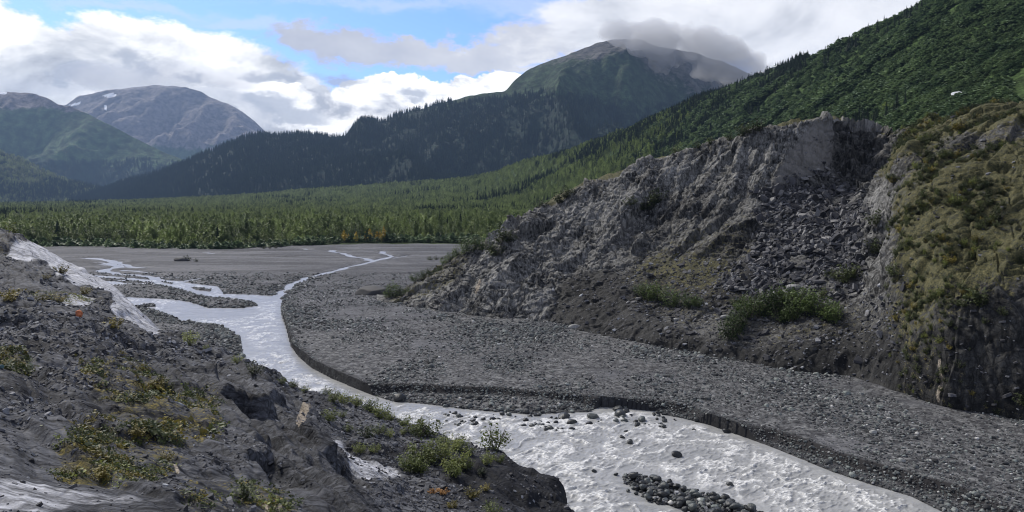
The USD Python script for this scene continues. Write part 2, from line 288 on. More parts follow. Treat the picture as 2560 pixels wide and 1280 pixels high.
# ------------------------------------------------------------------ gravel plain and water
gpx = np.linspace(-60, 3000, 1080)
gpy = np.concatenate([np.linspace(1345, 700, 570), np.linspace(699, 606, 100)])
gY = EYE * FPX / (gpy - HOR)
def plain_height(X, Y, detail=True):
    rs = signed(river, X, Y)
    n1 = fbm(np.stack([X / 9, Y / 9, X * 0], -1), 4, 3) - 0.5; n2 = fbm(np.stack([X / 1.7, Y / 1.7, X * 0], -1), 4, 8) - 0.5
    n3 = fbm(np.stack([X / 2.6, Y / 2.6, X * 0], -1), 2, 18) - 0.5
    tw = signed(terrace, X, Y) + 1.5 * n1 + 0.9 * n3
    out = np.maximum(-rs, 0)
    z = 0.06 + 0.10 * np.minimum(out, 4) + 0.25 * n1 * sstep(out, 0.5, 6) + 0.22 * n2 * sstep(out, 0.0, 2.0)
    z = z + 0.35 * sstep(out, 0.1, 3.0) * sstep(signed(leftbar, X, Y), -1, 2)
    n2 = n2 * (1 - 0.85 * np.exp(-((tw + .15) / .9) ** 2))
    fade = np.clip(1.25 - np.maximum(Y - 95, 0) / 110, 0.25, 1.0)
    top = (1.05 * fade + 0.003 * np.maximum(tw, 0)) + 0.22 * n1 + 0.12 * n2
    step = sstep(tw, -0.75, 0.45)
    z = z * (1 - step) + np.maximum(top, z) * step
    z = np.where(rs > 0, np.minimum(-0.05 - 0.35 * np.minimum(rs, 2) + 0.10 * n2, -0.03), np.maximum(z, 0.03 + 0.05 * np.minimum(out, 1)))
    far = sstep(Y, 180, 300)
    z = np.where(rs > 0, z, z * (1 - far) + far * np.clip(0.05 + 0.16 * np.minimum(out, 3) + 0.2 * n1, 0.03, 1))
    cut = sstep(tw, -1.0, -0.35) * (1 - sstep(tw, 0.2, 0.5)) * (Y < 175)
    return z, rs, cut, tw
PXg, Yg = np.meshgrid(gpx, gY); Xg = (PXg - 1280) / FPX * Yg
zg, rs, cut, tw = plain_height(Xg, Yg)
P = np.stack([Xg, Yg, zg], -1)
wet = (1 - sstep(-rs, 0.1, 1.4)) * (Yg < 170)
gz = field(gpx, gY[::-1][::-1], zg) if gY[0] < gY[-1] else field(gpx, gY[::-1], zg[::-1])

wpx = np.linspace(80, 2640, 1150); wpy = np.concatenate([np.linspace(1345, 780, 420), np.linspace(779, 615, 150)]); wY = EYE * FPX / (wpy - HOR)
PXw, Yw = np.meshgrid(wpx, wY); Xw = (PXw - 1280) / FPX * Yw
rw = signed(river, Xw, Yw)
fx, fy = Xw * 0.8 + Yw * 0.6, -Xw * 0.6 + Yw * 0.8       # across and along the flow of the near reach
warp = fbm(np.stack([Xw / 5, Yw / 5, 0 * Xw], -1), 3, 21) * 2.5
w1 = 1 - np.abs(2 * fbm(np.stack([fx / 2.6 + warp, fy / 1.7 + warp, 0 * Xw], -1), 4, 5) - 1) * 2.2
w2 = 1 - np.abs(2 * fbm(np.stack([fx / 0.9 + warp, fy / 0.55, 0 * Xw], -1), 3, 15) - 1) * 2.2
rapid = fbm(np.stack([Xw / 11, Yw / 11, 0 * Xw], -1), 3, 31)
rapid = sstep(rapid + 0.12 * (Yw < 90), 0.38, 0.62) * sstep(rw, 0.0, 2.5) * (1 - 0.3 * sstep(Yw, 80, 130))
zw = 0.02 + (0.16 * np.maximum(w1, 0) ** 2 + 0.10 * np.maximum(w2, 0) ** 2) * (0.25 + 0.75 * rapid) * sstep(rw, 0.1, 1.5) * (1 - 0.8 * sstep(Yw, 90, 200)) - 0.04
foam = np.clip(rapid * sstep(np.maximum(w1, 0) ** 1.5 * 0.75 + np.maximum(w2, 0) * 0.45, 0.55, 1.0) * 1.2 + 0.05 * rapid, 0, 1)
q = gridfaces(*zw.shape); q = q[(rw.reshape(-1)[q] > -1.6).any(1)]; ids, q = np.unique(q, return_inverse=True); q = q.reshape(-1, 4)
Pw = np.stack([Xw, Yw, zw], -1).reshape(-1, 3)[ids]
water = usdkit.mesh(stage, W + 'river', (Pw, tri(q)[:, ::-1]), m_water, smooth=True)
mask(water, np.stack([foam, rapid, 0 * foam], -1).reshape(-1, 3)[ids]); tag(water.GetPrim(), kind='structure')

# ------------------------------------------------------------------ left rock slope
def V(*pairs): return [(Y, EYE - (py - HOR) / FPX * Y) for py, Y in pairs]
left_cols = {
    -120: [(3, 20.3), (6, 19.2)] + V((1280, 11.5), (1190, 14), (1100, 17.5), (1000, 23), (905, 31), (890, 34), (760, 60), (700, 78), (620, 97), (556, 112)) + [(124, 18), (150, 9), (185, -1)],
    0: [(3, 20.3), (6, 19.2)] + V((1280, 12), (1190, 15), (1100, 18.5), (1000, 24), (905, 33), (888, 37), (762, 62), (740, 70), (700, 80), (640, 97), (578, 112)) + [(118, 17.4), (130, 14), (150, 5), (165, -1)],
    150: [(3, 20.3), (6, 19)] + V((1280, 13), (1190, 16.5), (1100, 20.5), (1000, 27), (900, 37), (800, 52), (752, 64), (735, 75), (700, 88), (642, 112)) + [(120, 12), (135, 5), (145, -1)],
    300: [(3, 20.3), (6, 18.8)] + V((1280, 14), (1190, 18), (1100, 23), (1000, 30), (900, 42), (840, 55), (790, 70), (768, 85), (736, 108)) + [(114, 7), (122, 3), (130, -1)],
    410: [(3, 20.3), (6, 18.5)] + V((1280, 15), (1190, 19.5), (1100, 25), (1000, 33), (900, 48), (860, 65), (836, 92)) + [(97, 5), (103, 2), (108, 0.2), (115, -1)],
    500: [(3, 20.3), (6, 18.3)] + V((1280, 16), (1190, 20.5), (1100, 26.5), (1000, 36), (930, 48), (884, 68), (868, 85)) + [(90, 4.5), (95, 1.5), (100, 0), (108, -1)],
    600: [(3, 20.2), (6, 18)] + V((1280, 18), (1190, 23), (1100, 30), (1000, 42), (950, 54), (915, 70), (903, 80)) + [(84, 4), (88, 1), (93, -0.6)],
    650: [(3, 20.2), (6, 17.8)] + V((1280, 19), (1190, 24), (1100, 31.5), (1000, 45), (945, 58), (927, 72)) + [(77, 3.5), (81, 1), (86, -0.6)],
    740: [(3, 20.2), (6, 17.5)] + V((1280, 20.5), (1190, 26), (1100, 34), (1035, 44.5)) + [(47, 9), (50, 8.1)] + V((1005, 58), (980, 66), (966, 74)) + [(77, 2), (81, -0.6)],
    800: [(3, 20.2), (6, 17.3)] + V((1280, 21.5), (1190, 27), (1110, 33.5), (1070, 38.5)) + [(40.5, 9.6), (43, 8.4)] + V((1050, 52), (1010, 63), (985, 71)) + [(74, 2), (78, -0.6)],
    870: [(3, 20.2), (6, 17)] + V((1280, 23), (1220, 27), (1180, 30)) + [(31.5, 10.6), (34, 8.8)] + V((1150, 42), (1080, 53), (1020, 66), (1002, 72)) + [(75, 1.5), (79, -0.6)],
    930: [(3, 20), (6, 16.6), (15, 14), (22, 12.8)] + V((1275, 26)) + [(27.6, 10.4), (30, 8.9)] + V((1270, 33.5), (1190, 40), (1100, 51), (1042, 62), (1022, 68)) + [(71, 2), (75, -0.6)],
    1000: [(3, 20), (6, 16), (15, 12.5), (22, 10.4), (27, 9.2)] + V((1290, 34), (1200, 42), (1120, 51), (1062, 61), (1046, 66)) + [(69, 1.5), (73, -0.6)],
    1100: [(3, 20), (6, 15.5), (15, 11.5), (22, 9.7), (28, 8.7)] + V((1285, 36), (1200, 43), (1120, 53), (1086, 60)) + [(63, 1.8), (67, -0.6)],
    1180: [(3, 20), (6, 15), (15, 11), (28, 8)] + V((1285, 38), (1200, 45), (1130, 54), (1106, 59)) + [(61.5, 2), (65, -0.6)],
    1250: [(3, 20), (6, 14.5), (15, 10.5), (28, 7.4)] + V((1285, 39), (1215, 44.5), (1150, 51), (1119, 57)) + [(59, 2), (62, -0.6)],
    1310: [(3, 20), (6, 14), (15, 9.5), (28, 6.4)] + V((1285, 41.5), (1220, 47), (1178, 52), (1162, 54)) + [(55.5, 2), (58, -0.6)],
    1400: [(3, 20), (6, 13), (15, 8.5), (28, 5.4)] + V((1285, 44), (1230, 49.5), (1203, 52.5)) + [(53.7, 1.3), (56, -0.6)],
    1440: [(3, 20), (6, 12.5), (15, 8), (28, 4.8), (40, 3.9)] + V((1290, 45.3), (1278, 47)) + [(48.3, 1.2), (51, -0.6)],
    1480: [(3, 20), (6, 12), (15, 7), (28, 3.9), (40, 2.4), (44, 0.4), (46, -0.7)],
    1640: [(3, 20), (6, 11), (15, 4.5), (20, 3.4), (30, 1.2), (36, -0.7)],
}
lpx = np.linspace(-130, 1640, 840); lY = np.exp(np.linspace(np.log(7), np.log(186), 760))
zl = profile(left_cols, lpx, lY); zl = gaussian_filter(zl, (1.6, 7))
PXl, Yl = np.meshgrid(lpx, lY); Xl = (PXl - 1280) / FPX * Yl
P0 = np.stack([Xl, Yl, zl], -1); px0, py0 = pix(P0)
# where bedrock is bare, where scree and gravel lie
hump = np.array([(-40, 570), (20, 575), (150, 635), (262, 705), (420, 838), (480, 860), (600, 905), (740, 1000), (800, 1060), (870, 1170), (940, 1290), (600, 1290), (470, 1000), (380, 880), (250, 780), (120, 700), (-40, 640)])
rocky = gaussian_filter(inpoly(hump, px0, py0).astype(float), 5)
smooth_rock = gaussian_filter(inpoly([(330, 950), (480, 915), (650, 940), (740, 1010), (810, 1070), (880, 1180), (950, 1290), (880, 1290), (700, 1180), (560, 1050)], px0, py0).astype(float), 6)
rot = np.array([[0.80, -0.35, 0.48], [0.45, 0.88, -0.12], [-0.38, 0.31, 0.87]])
pale_px = [[(40, 605), (95, 600), (150, 640), (215, 690), (262, 712), (200, 712), (140, 690), (120, 655), (30, 650), (15, 640)], [(95, 598), (150, 635), (240, 690), (300, 735), (420, 838), (395, 838), (340, 800), (290, 770), (270, 735), (225, 715), (165, 690), (170, 680), (235, 700), (150, 650), (110, 625)],
           [(150, 752), (190, 742), (240, 755), (225, 765), (160, 760)], [(270, 775), (300, 770), (345, 800), (400, 838), (360, 838), (310, 800)], [(-20, 1190), (60, 1195), (150, 1215), (330, 1235), (380, 1255), (200, 1262), (120, 1290), (-20, 1300)],
           [(820, 1110), (850, 1112), (900, 1140), (985, 1180), (1010, 1205), (900, 1205), (870, 1190), (850, 1150)], [(530, 960), (545, 965), (560, 990), (545, 992)], [(668, 965), (690, 980), (700, 998), (680, 990)]]
pale = np.zeros_like(zl)
for b, w_ in zip(pale_px, (1, 1, 1, 1, .5, .62, 1, 1)): pale = np.maximum(pale, w_ * gaussian_filter(inpoly(b, px0, py0).astype(float), 2.0))
f1, e1 = fract(P0 @ rot, 1.5, 4, 0.9, (0.45, 1.0, 1.6)); f2, e2 = fract(P0 @ rot, 0.42, 9, 0.9, (0.5, 1, 1.5))
lump = fbm(P0 / 5.0, 4, 2) - 0.5; small = fbm(P0 / 0.8, 4, 6) - 0.5
f1 = gaussian_filter(f1, (0.8, 2.6)); f2 = gaussian_filter(f2, (0.7, 2.0))
disp = (1.1 * lump + 0.22 * small) * (1 - 0.5 * pale) + (f1 * 0.10 + f2 * 0.08) * (0.6 + 0.4 * rocky) * (1 - 0.75 * pale) * (1 - 0.65 * smooth_rock)
# strata: long ledges that run down the slope towards the near right
axis = np.array([0.62, -0.76, -0.18]); axis /= np.linalg.norm(axis); across = np.cross(axis, [0.1, 0.2, 1.0]); across /= np.linalg.norm(across); SB = np.stack([axis, across, np.cross(axis, across)], 1)
ps = P0 @ SB
l1 = fbm(ps * np.array([0.05, 0.42, 0.42]), 4, 12); l2 = fbm(ps * np.array([0.16, 1.5, 1.5]), 4, 13)
saw = lambda x: np.where((x % 1) < 0.82, (x % 1) / 0.82, (1 - x % 1) / 0.18) - 0.5
ledge = 0.9 * (np.abs(2 * l1 - 1) - 0.2) - 0.42 * saw(ps[..., 1] / 1.9 + 0.5 * ps[..., 2] + 2.6 * l1) * sstep(l2, .35, .6) - 0.15 * saw(ps[..., 1] / 0.62 + 0.9 * ps[..., 2] + 1.6 * l2) + 0.25 * (l2 - .5)
disp += 0.26 * gaussian_filter(fract(ps, 3.0, 36, 1.0, (0.32, 1.0, 1.0))[0], (0.8, 2.5)) * (0.5 + 0.5 * np.maximum(rocky, smooth_rock)) * (1 - 0.6 * pale)
disp += -ledge * (0.55 + 0.75 * smooth_rock) * (1 - 0.6 * pale)
near_fade = sstep(Yl, 8, 30)
f0, e0 = fract(P0 @ rot, 4.2, 14, 0.8, (0.45, 1.0, 1.6)); disp += 0.12 * gaussian_filter(f0, (1.0, 3.5)) * (1 - 0.7 * smooth_rock) * near_fade
disp *= (0.12 + 0.88 * near_fade) * sstep(zl, -0.5, 0.8)
Nl = normals(P0); Nl = np.where(Nl[..., 2:] < 0, -Nl, Nl)
Pl = P0 + Nl * disp[..., None] * np.array([0.7, 0.7, 1.0])
moss_px = [([(160, 930), (320, 880), (430, 950), (480, 1080), (440, 1190), (300, 1215), (140, 1190), (130, 1120), (250, 1020), (210, 960)], 0.5), ([(140, 1110), (300, 1090), (330, 1180), (260, 1210), (140, 1190)], 0.7), ([(480, 960), (560, 1010), (560, 1120), (440, 1120), (330, 1060), (400, 1000)], 0.45),
           ([(-20, 885), (60, 895), (90, 925), (40, 935), (-20, 930)], 0.75), ([(560, 1180), (760, 1230), (760, 1290), (450, 1290), (430, 1190)], 0.42), ([(-20, 580), (30, 590), (20, 640), (-20, 640)], 0.6), ([(10, 735), (250, 745), (270, 765), (0, 758)], 0.5)]
moss = np.zeros_like(zl)
for b, s in moss_px: moss = np.maximum(moss, s * gaussian_filter(inpoly(b, px0, py0).astype(float), 9))
earth = gaussian_filter(inpoly([(1255, 1110), (1310, 1150), (1405, 1195), (1450, 1300), (1180, 1300), (1130, 1240), (1090, 1200), (1150, 1150)], px0, py0).astype(float), 5)
dark = np.maximum(earth, np.clip(0.12 * smooth_rock + 0.5 * (1 - sstep(e1, 0.0, 0.12)) * rocky, 0, 1))
slope = usdkit.mesh(stage, W + 'rock_slope', (Pl.reshape(-1, 3), tri(gridfaces(*zl.shape))[:, ::-1]), m_slope, smooth=True)
mask(slope, np.stack([pale, moss, dark], -1).reshape(-1, 3)); tag(slope.GetPrim(), kind='structure')
stain = np.zeros_like(zl)
for b in [[(742, 1042), (768, 1030), (772, 1045), (755, 1060), (748, 1082), (738, 1075)], [(405, 1118), (420, 1135), (450, 1175), (446, 1180), (412, 1140)], [(640, 1235), (700, 1262), (725, 1290), (700, 1290), (650, 1250)]]: stain = np.maximum(stain, gaussian_filter(inpoly(b, px0, py0).astype(float), 1.0))
mask(slope, np.stack([stain, 0 * stain, 0 * stain], -1).reshape(-1, 3), 'stain')
lz = field(lpx, lY, Pl[..., 2])
foot_px = [-100, 1300, 1301, 1310, 1320, 1380, 1430, 1540, 1700, 1830, 1960, 2110, 2222, 2352, 2459, 2700, 3000]; foot_py = [0, 0, 0, 740, 750, 750, 780, 800, 828, 855, 880, 900, 930, 965, 985, 1010, 1040]
hidden = (lz(Xg, Yg) > zg + 2.0) & (Yg < 180) | (np.broadcast_to(gpy[:, None], zg.shape) < np.interp(PXg, foot_px, foot_py))
q = gridfaces(*zg.shape); q = q[~hidden.reshape(-1)[q].all(1)]; ids, q = np.unique(q, return_inverse=True); q = tri(q.reshape(-1, 4))
plain = usdkit.mesh(stage, W + 'gravel_plain', (P.reshape(-1, 3)[ids], q[:, ::-1]), m_gravel, smooth=True)
mask(plain, np.stack([wet, cut, sstep(Yg, 110, 200)], -1).reshape(-1, 3)[ids]); tag(plain.GetPrim(), kind='structure')

# ------------------------------------------------------------------ rock outcrop and mossy cliff on the right bank: sections lofted along the foot
out_cols = {
    930: [(741, 166), (735, 170), (733, 172)],
    985: [(757, 161), (748, 165), (738, 169)], 1030: [(765, 156), (740, 162), (712, 172)], 1080: [(776, 151), (730, 160), (676, 178)],
    1150: [(792, 143), (740, 150), (690, 159), (636, 173)], 1240: [(804, 138), (740, 145), (660, 155), (588, 166)], 1320: [(804, 137), (720, 146), (620, 158), (530, 170)],
    1400: [(812, 133), (700, 147), (600, 159), (490, 172)], 1480: [(842, 122), (770, 134), (690, 145), (590, 156), (453, 170)],
    1560: [(856, 117), (800, 124), (730, 134), (640, 145), (540, 156), (426, 168)],
    1640: [(870, 112), (835, 115), (770, 126), (680, 138), (570, 151), (393, 167)],
    1740: [(888, 107), (862, 109), (800, 116), (720, 127), (600, 142), (480, 155), (373, 166)],
    1830: [(906, 102), (875, 104), (830, 108), (770, 116), (680, 128), (560, 142), (470, 151), (345, 161)],
    1900: [(918, 99.5), (885, 101), (830, 107), (770, 114), (690, 124), (570, 139), (476, 146), (400, 149.5), (327, 154)],
    1960: [(930, 96.5), (890, 98.5), (830, 105), (770, 111), (690, 121), (570, 136), (472, 144.5), (390, 147.5), (302, 152)],
    2050: [(942, 94), (890, 96.5), (820, 102), (760, 108), (690, 116), (590, 129), (500, 140), (442, 146), (370, 148.5), (289, 151)],
    2100: [(947, 93), (880, 96), (810, 101), (750, 106), (690, 113), (590, 126), (500, 138), (425, 148), (360, 156), (283, 156)],
    2150: [(956, 91), (890, 94), (810, 98.5), (740, 104), (680, 110), (580, 122), (490, 135), (420, 147), (360, 155), (306, 160)],
    2200: [(972, 88), (910, 90), (820, 94), (740, 99), (660, 105), (570, 114), (490, 123), (430, 134), (385, 148), (318, 160)],
    2235: [(982, 86), (930, 87), (840, 90), (750, 94), (660, 99.5), (570, 106), (480, 114), (410, 124), (370, 138), (330, 154)],
    2280: [(992, 84), (930, 84.6), (850, 86), (760, 89), (660, 94), (560, 100), (460, 108), (380, 120), (350, 134), (327, 150)],
    2350: [(1016, 80), (930, 80.6), (850, 81.5), (760, 83.5), (660, 88), (560, 94), (460, 102), (380, 113), (340, 126), (304, 142)],
    2460: [(1036, 77.5), (940, 78), (840, 79), (740, 81), (640, 85.5), (540, 91), (440, 98), (360, 106), (300, 116), (280, 126)],
    2560: [(1053, 75), (950, 75.5), (850, 76.5), (750, 78.5), (650, 82.5), (550, 88.5), (450, 95), (360, 102), (300, 110), (260, 119)],
    2700: [(1078, 72), (950, 73), (800, 75), (650, 80), (500, 88), (350, 98), (230, 112)],
    3020: [(1130, 66), (950, 68), (800, 71), (650, 76), (500, 84), (350, 94), (200, 108)],
}
NF, NB = 330, 40
okeys = sorted(out_cols); rows = []
for k in okeys:
    a = np.array(out_cols[k], float); p = world(k, a[:, 0], a[:, 1])
    p[0, 2] -= 0.9                                     # the foot goes under the gravel
    s = np.r_[0, np.cumsum(np.linalg.norm(np.diff(p, axis=0), axis=1))]; s /= s[-1]
    front = PchipInterpolator(s, p)(np.linspace(0, 1, NF))
    c = p[-1]; dirv = np.array([c[0], c[1], 0]) / np.hypot(c[0], c[1]); dirv = dirv * 0.7 + np.array([0.15 - 0.65 * float(sstep(k, 1150, 1400)), 0.5, 0]); lo_ = 1 - float(sstep(k, 1150, 1400))
    h = c[2]; b = np.array([c + dirv * 3 + [0, 0, -0.25 - lo_ * (.25 * h + .3)], c + dirv * 9 + [0, 0, -0.12 * h - 0.6 - lo_ * (.6 * h + .4)], c + dirv * 22 + [0, 0, -0.5 * h - 1 - lo_ * .5 * h], c + dirv * 40 + [0, 0, -h - 1.5]])
    t = np.r_[0, np.cumsum(np.linalg.norm(np.diff(np.vstack([c, b]), axis=0), axis=1))]
    back = PchipInterpolator(t / t[-1], np.vstack([c, b]))(np.linspace(0, 1, NB + 1)[1:])
    rows.append(np.vstack([front, back]))
opx = np.linspace(935, 3010, 960)
Po = np.moveaxis(PchipInterpolator(okeys, np.array(rows), axis=0)(opx), 0, 1)      # (row, column, 3)
for k in range(3): Po[..., k] = gaussian_filter(Po[..., k], (2.0, 5.0))
No = normals(Po); No = np.where(((No * (np.array([0, 0, EYE + 30]) - Po)).sum(-1) < 0)[..., None], -No, No)
ox, oy = pix(Po)
frontrow = (np.arange(NF + NB) < NF)[:, None] * np.ones_like(ox)
def region(pts, s=4.0): return gaussian_filter(inpoly(pts, ox, oy).astype(float) * frontrow, s)
slabface = region([(1925, 470), (1935, 430), (2000, 345), (2030, 312), (2080, 305), (2098, 330), (2085, 400), (2060, 430), (2000, 455)], 3)
chute = region([(2096, 310), (2120, 300), (2235, 332), (2225, 400), (2170, 460), (2110, 470), (2085, 430)], 3)
scree = region([(1905, 478), (2060, 440), (2130, 470), (2160, 540), (2140, 700), (2080, 760), (1850, 745), (1790, 720), (1900, 620)], 6)
earthbank = region([(1370, 790), (1400, 705), (1440, 690), (1525, 668), (1570, 735), (1640, 800), (1740, 850), (1900, 870), (2010, 855), (2120, 815), (2270, 850), (2345, 1010), (2560, 1010), (2560, 1080), (1900, 960), (1400, 850)], 4)
debris = region([(1540, 700), (1600, 640), (1800, 640), (1900, 720), (2260, 760), (2280, 850), (2000, 880), (1720, 850), (1600, 790)], 8)
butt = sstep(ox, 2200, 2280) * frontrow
rimgrass = region([(2200, 440), (2240, 380), (2285, 322), (2400, 290), (2560, 255), (2690, 230), (2690, 300), (2520, 330), (2380, 350), (2260, 400), (2220, 450)], 6)
buttmoss = region([(2300, 420), (2450, 380), (2690, 330), (2690, 700), (2560, 720), (2450, 740), (2330, 800), (2290, 880), (2270, 780), (2250, 620), (2230, 520)], 12)
wallface = region([(2330, 760), (2450, 740), (2690, 700), (2690, 1040), (2560, 1000), (2350, 960)], 8)
crest = (1 - sstep(np.abs(np.arange(NF + NB) - NF)[:, None] * np.ones_like(ox), 3, 26)) * (ox < 2240)
R = np.array([[0.72, 0.20, -0.66], [-0.30, 0.95, -0.05], [0.62, 0.24, 0.75]])
rough = np.clip(1 - 0.85 * slabface - 0.75 * scree - 0.8 * debris - 0.7 * earthbank - 0.3 * butt - 0.35 * wallface, 0.08, 1)
g1, c1 = fract(Po @ R.T, 6.0, 31, 0.8, (0.6, 1.1, 1.5)); g2, c2 = fract(Po @ R.T, 1.9, 32, 0.9, (0.6, 1.1, 1.5)); g3, c3 = fract(Po @ R.T, 0.75, 33, 0.9, (0.7, 1, 1.3))
big = fbm(Po / 14.0, 3, 40) - 0.5; rill = 1 - np.abs(2 * fbm(Po * np.array([0.35, 0.35, 0.04]), 4, 44) - 1) * 1.6
ax = np.array([0.42, 0.38, 0.82]); ax /= np.linalg.norm(ax); ac = np.cross(ax, [0.3, -1.0, 0.2]); ac /= np.linalg.norm(ac); OB = np.stack([ax, ac, np.cross(ax, ac)], 1); po = Po @ OB
s1 = fbm(po * np.array([0.045, 0.22, 0.22]), 4, 46); s2 = fbm(po * np.array([0.14, 0.75, 0.75]), 4, 48); s3 = fbm(po * np.array([0.6, 2.0, 2.0]), 3, 49)
cleft = (1 - sstep(c1, 0.0, 0.06)) * 0.7 + (1 - sstep(c2, 0.0, 0.08)) * 0.28
bed1 = saw(po[..., 1] / 2.6 + 0.35 * po[..., 2] / 2.6 + 2.2 * s1) * sstep(s2, 0.36, 0.58); bed2 = saw(po[..., 1] / 0.85 + 0.6 * po[..., 2] + 1.8 * s2)
jn = (po[..., 0] / 5.5 + 2.4 * s1 + 0.5 * s2) % 1; joint = np.exp(-((jn - .5) / .045) ** 2)
gs = fract(po, 5.0, 35, 1.0, (0.42, 1.0, 1.0))[0]; gs = gaussian_filter(gs, 0.7)
blocky = np.clip((1 - sstep(ox, 1450, 1750)) + 0.8 * crest, 0, 1)
do = 2.2 * big * (1 - slabface) + rough * (0.25 * gs + (0.05 + 0.14 * blocky) * g2 + 0.07 * g3 - 0.4 * cleft + 0.30 * bed1 + 0.05 * bed2) - (0.25 + 0.75 * rough) * (1 - 0.9 * slabface) * (-3.0 * (s1 - 0.5) - 0.25 * (s2 - 0.5) + 0.45 * joint) + 0.10 * (s3 - 0.5) * (1 - 0.7 * slabface)
do += 0.5 * rill * earthbank + 0.55 * (1 - np.abs(2 * fbm(Po * np.array([0.22, 0.22, 0.06]), 4, 45) - 1)) * butt * (1 - wallface)
do -= 1.6 * chute * sstep(fbm(Po * np.array([0.6, 0.6, 0.05]), 3, 47), 0.35, 0.65)
sl = np.minimum(saw(po[..., 0] / 3.2 + .4 * s2), .3) ; do += slabface * (0.16 * sl - 0.5 * (1 - sstep(c1, 0.0, 0.05)) * 0.5 + 0.10 * g2)
do *= sstep(np.arange(NF + NB)[:, None] * np.ones_like(ox), 0, 10) * (1 - 0.6 * (1 - frontrow)) * sstep(ox, 935, 1010)
Po2 = Po + No * do[..., None]
Po2[:3, :, 2] -= 0.3
o_pale = np.clip(0.80 * slabface + 0.45 * crest * (ox > 1320) + 0.25 * (ox < 1480) * frontrow * (1 - earthbank) * sstep(oy, 560, 660), 0, 1)
o_moss = np.clip(0.75 * (1 - frontrow) + 1.0 * rimgrass + 0.58 * buttmoss + 0.27 * butt * (1 - wallface) + 0.30 * debris + 0.36 * region([(1560, 640), (1700, 560), (1880, 520), (1920, 640), (1800, 720), (1600, 700)], 14) + 0.22 * crest + 0.45 * region([(960, 760), (985, 735), (1050, 690), (1150, 630), (1180, 640), (1150, 690), (1080, 745), (990, 765)], 4), 0, 1)
o_dark = np.clip(1.0 * earthbank + 0.62 * chute + 0.45 * region([(1480, 640), (1560, 560), (1750, 500), (1900, 480), (1900, 760), (1700, 780), (1540, 760)], 14) + 0.55 * scree + 0.7 * butt * (1 - rimgrass) + 0.2 * wallface + 0.62 * debris + 0.45 * (1 - sstep(c2, 0.0, 0.12)) * rough, 0, 1)  # butt, wallface and chute terms paint shade into the rock colour
allf = tri(gridfaces(*ox.shape)); mid_px = ox.reshape(-1)[allf].mean(1)
edge_px = 2215 + 30 * np.sin(oy.reshape(-1)[allf].mean(1) / 60)
fn = np.cross(Po.reshape(-1, 3)[allf[:, 1]] - Po.reshape(-1, 3)[allf[:, 0]], Po.reshape(-1, 3)[allf[:, 2]] - Po.reshape(-1, 3)[allf[:, 0]])
if fn[:, 1].mean() > 0: allf = allf[:, ::-1]
nv = np.zeros((ox.size, 3)); fn = np.cross(Po2.reshape(-1, 3)[allf[:, 1]] - Po2.reshape(-1, 3)[allf[:, 0]], Po2.reshape(-1, 3)[allf[:, 2]] - Po2.reshape(-1, 3)[allf[:, 0]])
for k in range(3): np.add.at(nv, allf[:, k], fn)
nv /= np.maximum(np.linalg.norm(nv, axis=1, keepdims=True), 1e-9)
ostain = np.maximum(region([(1183, 722), (1186, 705), (1200, 690), (1197, 712), (1188, 730)], .8), region([(2336, 900), (2341, 898), (2346, 960), (2352, 1005), (2345, 1008), (2338, 950)], .8)); ostain = np.repeat(ostain.reshape(-1, 1), 3, 1)
omask = np.stack([o_pale, o_moss, o_dark], -1).reshape(-1, 3)
def patch(name, faces, mat):
    ids, q = np.unique(faces, return_inverse=True)
    m = usdkit.mesh(stage, W + name, (Po2.reshape(-1, 3)[ids], q.reshape(-1, 3)), mat)
    m.CreateNormalsAttr(Vt.Vec3fArray.FromNumpy(nv[ids].astype(np.float32))); m.SetNormalsInterpolation('vertex')
    mask(m, omask[ids]); mask(m, ostain[ids], 'stain'); tag(m.GetPrim(), kind='structure'); return m
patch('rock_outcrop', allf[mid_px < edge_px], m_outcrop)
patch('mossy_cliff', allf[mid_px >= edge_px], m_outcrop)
o_tree = cKDTree(np.stack([ox[:NF].ravel(), oy[:NF].ravel()], 1))
def on_outcrop(px, py):
    i = o_tree.query(np.stack([np.atleast_1d(px), np.atleast_1d(py)], -1))[1]
    return Po2[:NF].reshape(-1, 3)[i], nv.reshape(*ox.shape, 3)[:NF].reshape(-1, 3)[i]

# ------------------------------------------------------------------ valley floor and the green hillside behind
hill_cols = {
    -300: [(300, -0.5), (420, 0.5), (3500, 0.5), (6000, 0)], 300: [(300, -0.5), (400, 0.5), (1500, 2), (3200, 14), (6000, 10)],
    560: [(300, -0.5), (380, 0.5), (1300, 3), (3000, 29.6), (5000, 12)], 860: [(300, -0.5), (380, 0.5), (1100, 4), (1800, 17), (2600, 53), (4500, 20)],
    1200: [(300, -0.5), (385, 0.5), (850, 4), (1400, 26), (2200, 81), (4000, 30)], 1340: [(280, -0.5), (385, 0.5), (750, 5), (1200, 40), (1900, 115), (3500, 40)],
    1480: [(250, -0.5), (320, 1), (650, 7), (1050, 52), (1600, 132), (3000, 60)], 1660: [(230, 0), (280, 2), (560, 14), (900, 70), (1300, 159), (2500, 80)],
    1780: [(225, 0), (270, 3), (500, 17), (800, 79), (1150, 166), (2200, 90)], 1900: [(220, 2), (260, 6), (450, 22), (700, 87), (1000, 168), (2000, 90)],
    2000: [(210, 8), (250, 15), (430, 38), (650, 105), (900, 175), (1800, 90)], 2200: [(185, 20), (230, 27), (400, 58), (600, 128), (780, 192), (1500, 110)],
    2320: [(180, 24), (220, 32), (360, 62), (540, 130), (720, 201), (1400, 120)], 2560: [(150, 26), (185, 34), (300, 62), (450, 122), (620, 217), (1200, 150)],
    2900: [(130, 28), (170, 36), (270, 70), (400, 130), (560, 230), (1000, 170)]}
hpx = np.linspace(-250, 2850, 330); hY = np.exp(np.linspace(np.log(130), np.log(5500), 260))
zh = gaussian_filter(profile(hill_cols, hpx, hY), (2, 4))
PXh, Yh = np.meshgrid(hpx, hY); Xh = (PXh - 1280) / FPX * Yh
up = sstep(zh, 15, 60)
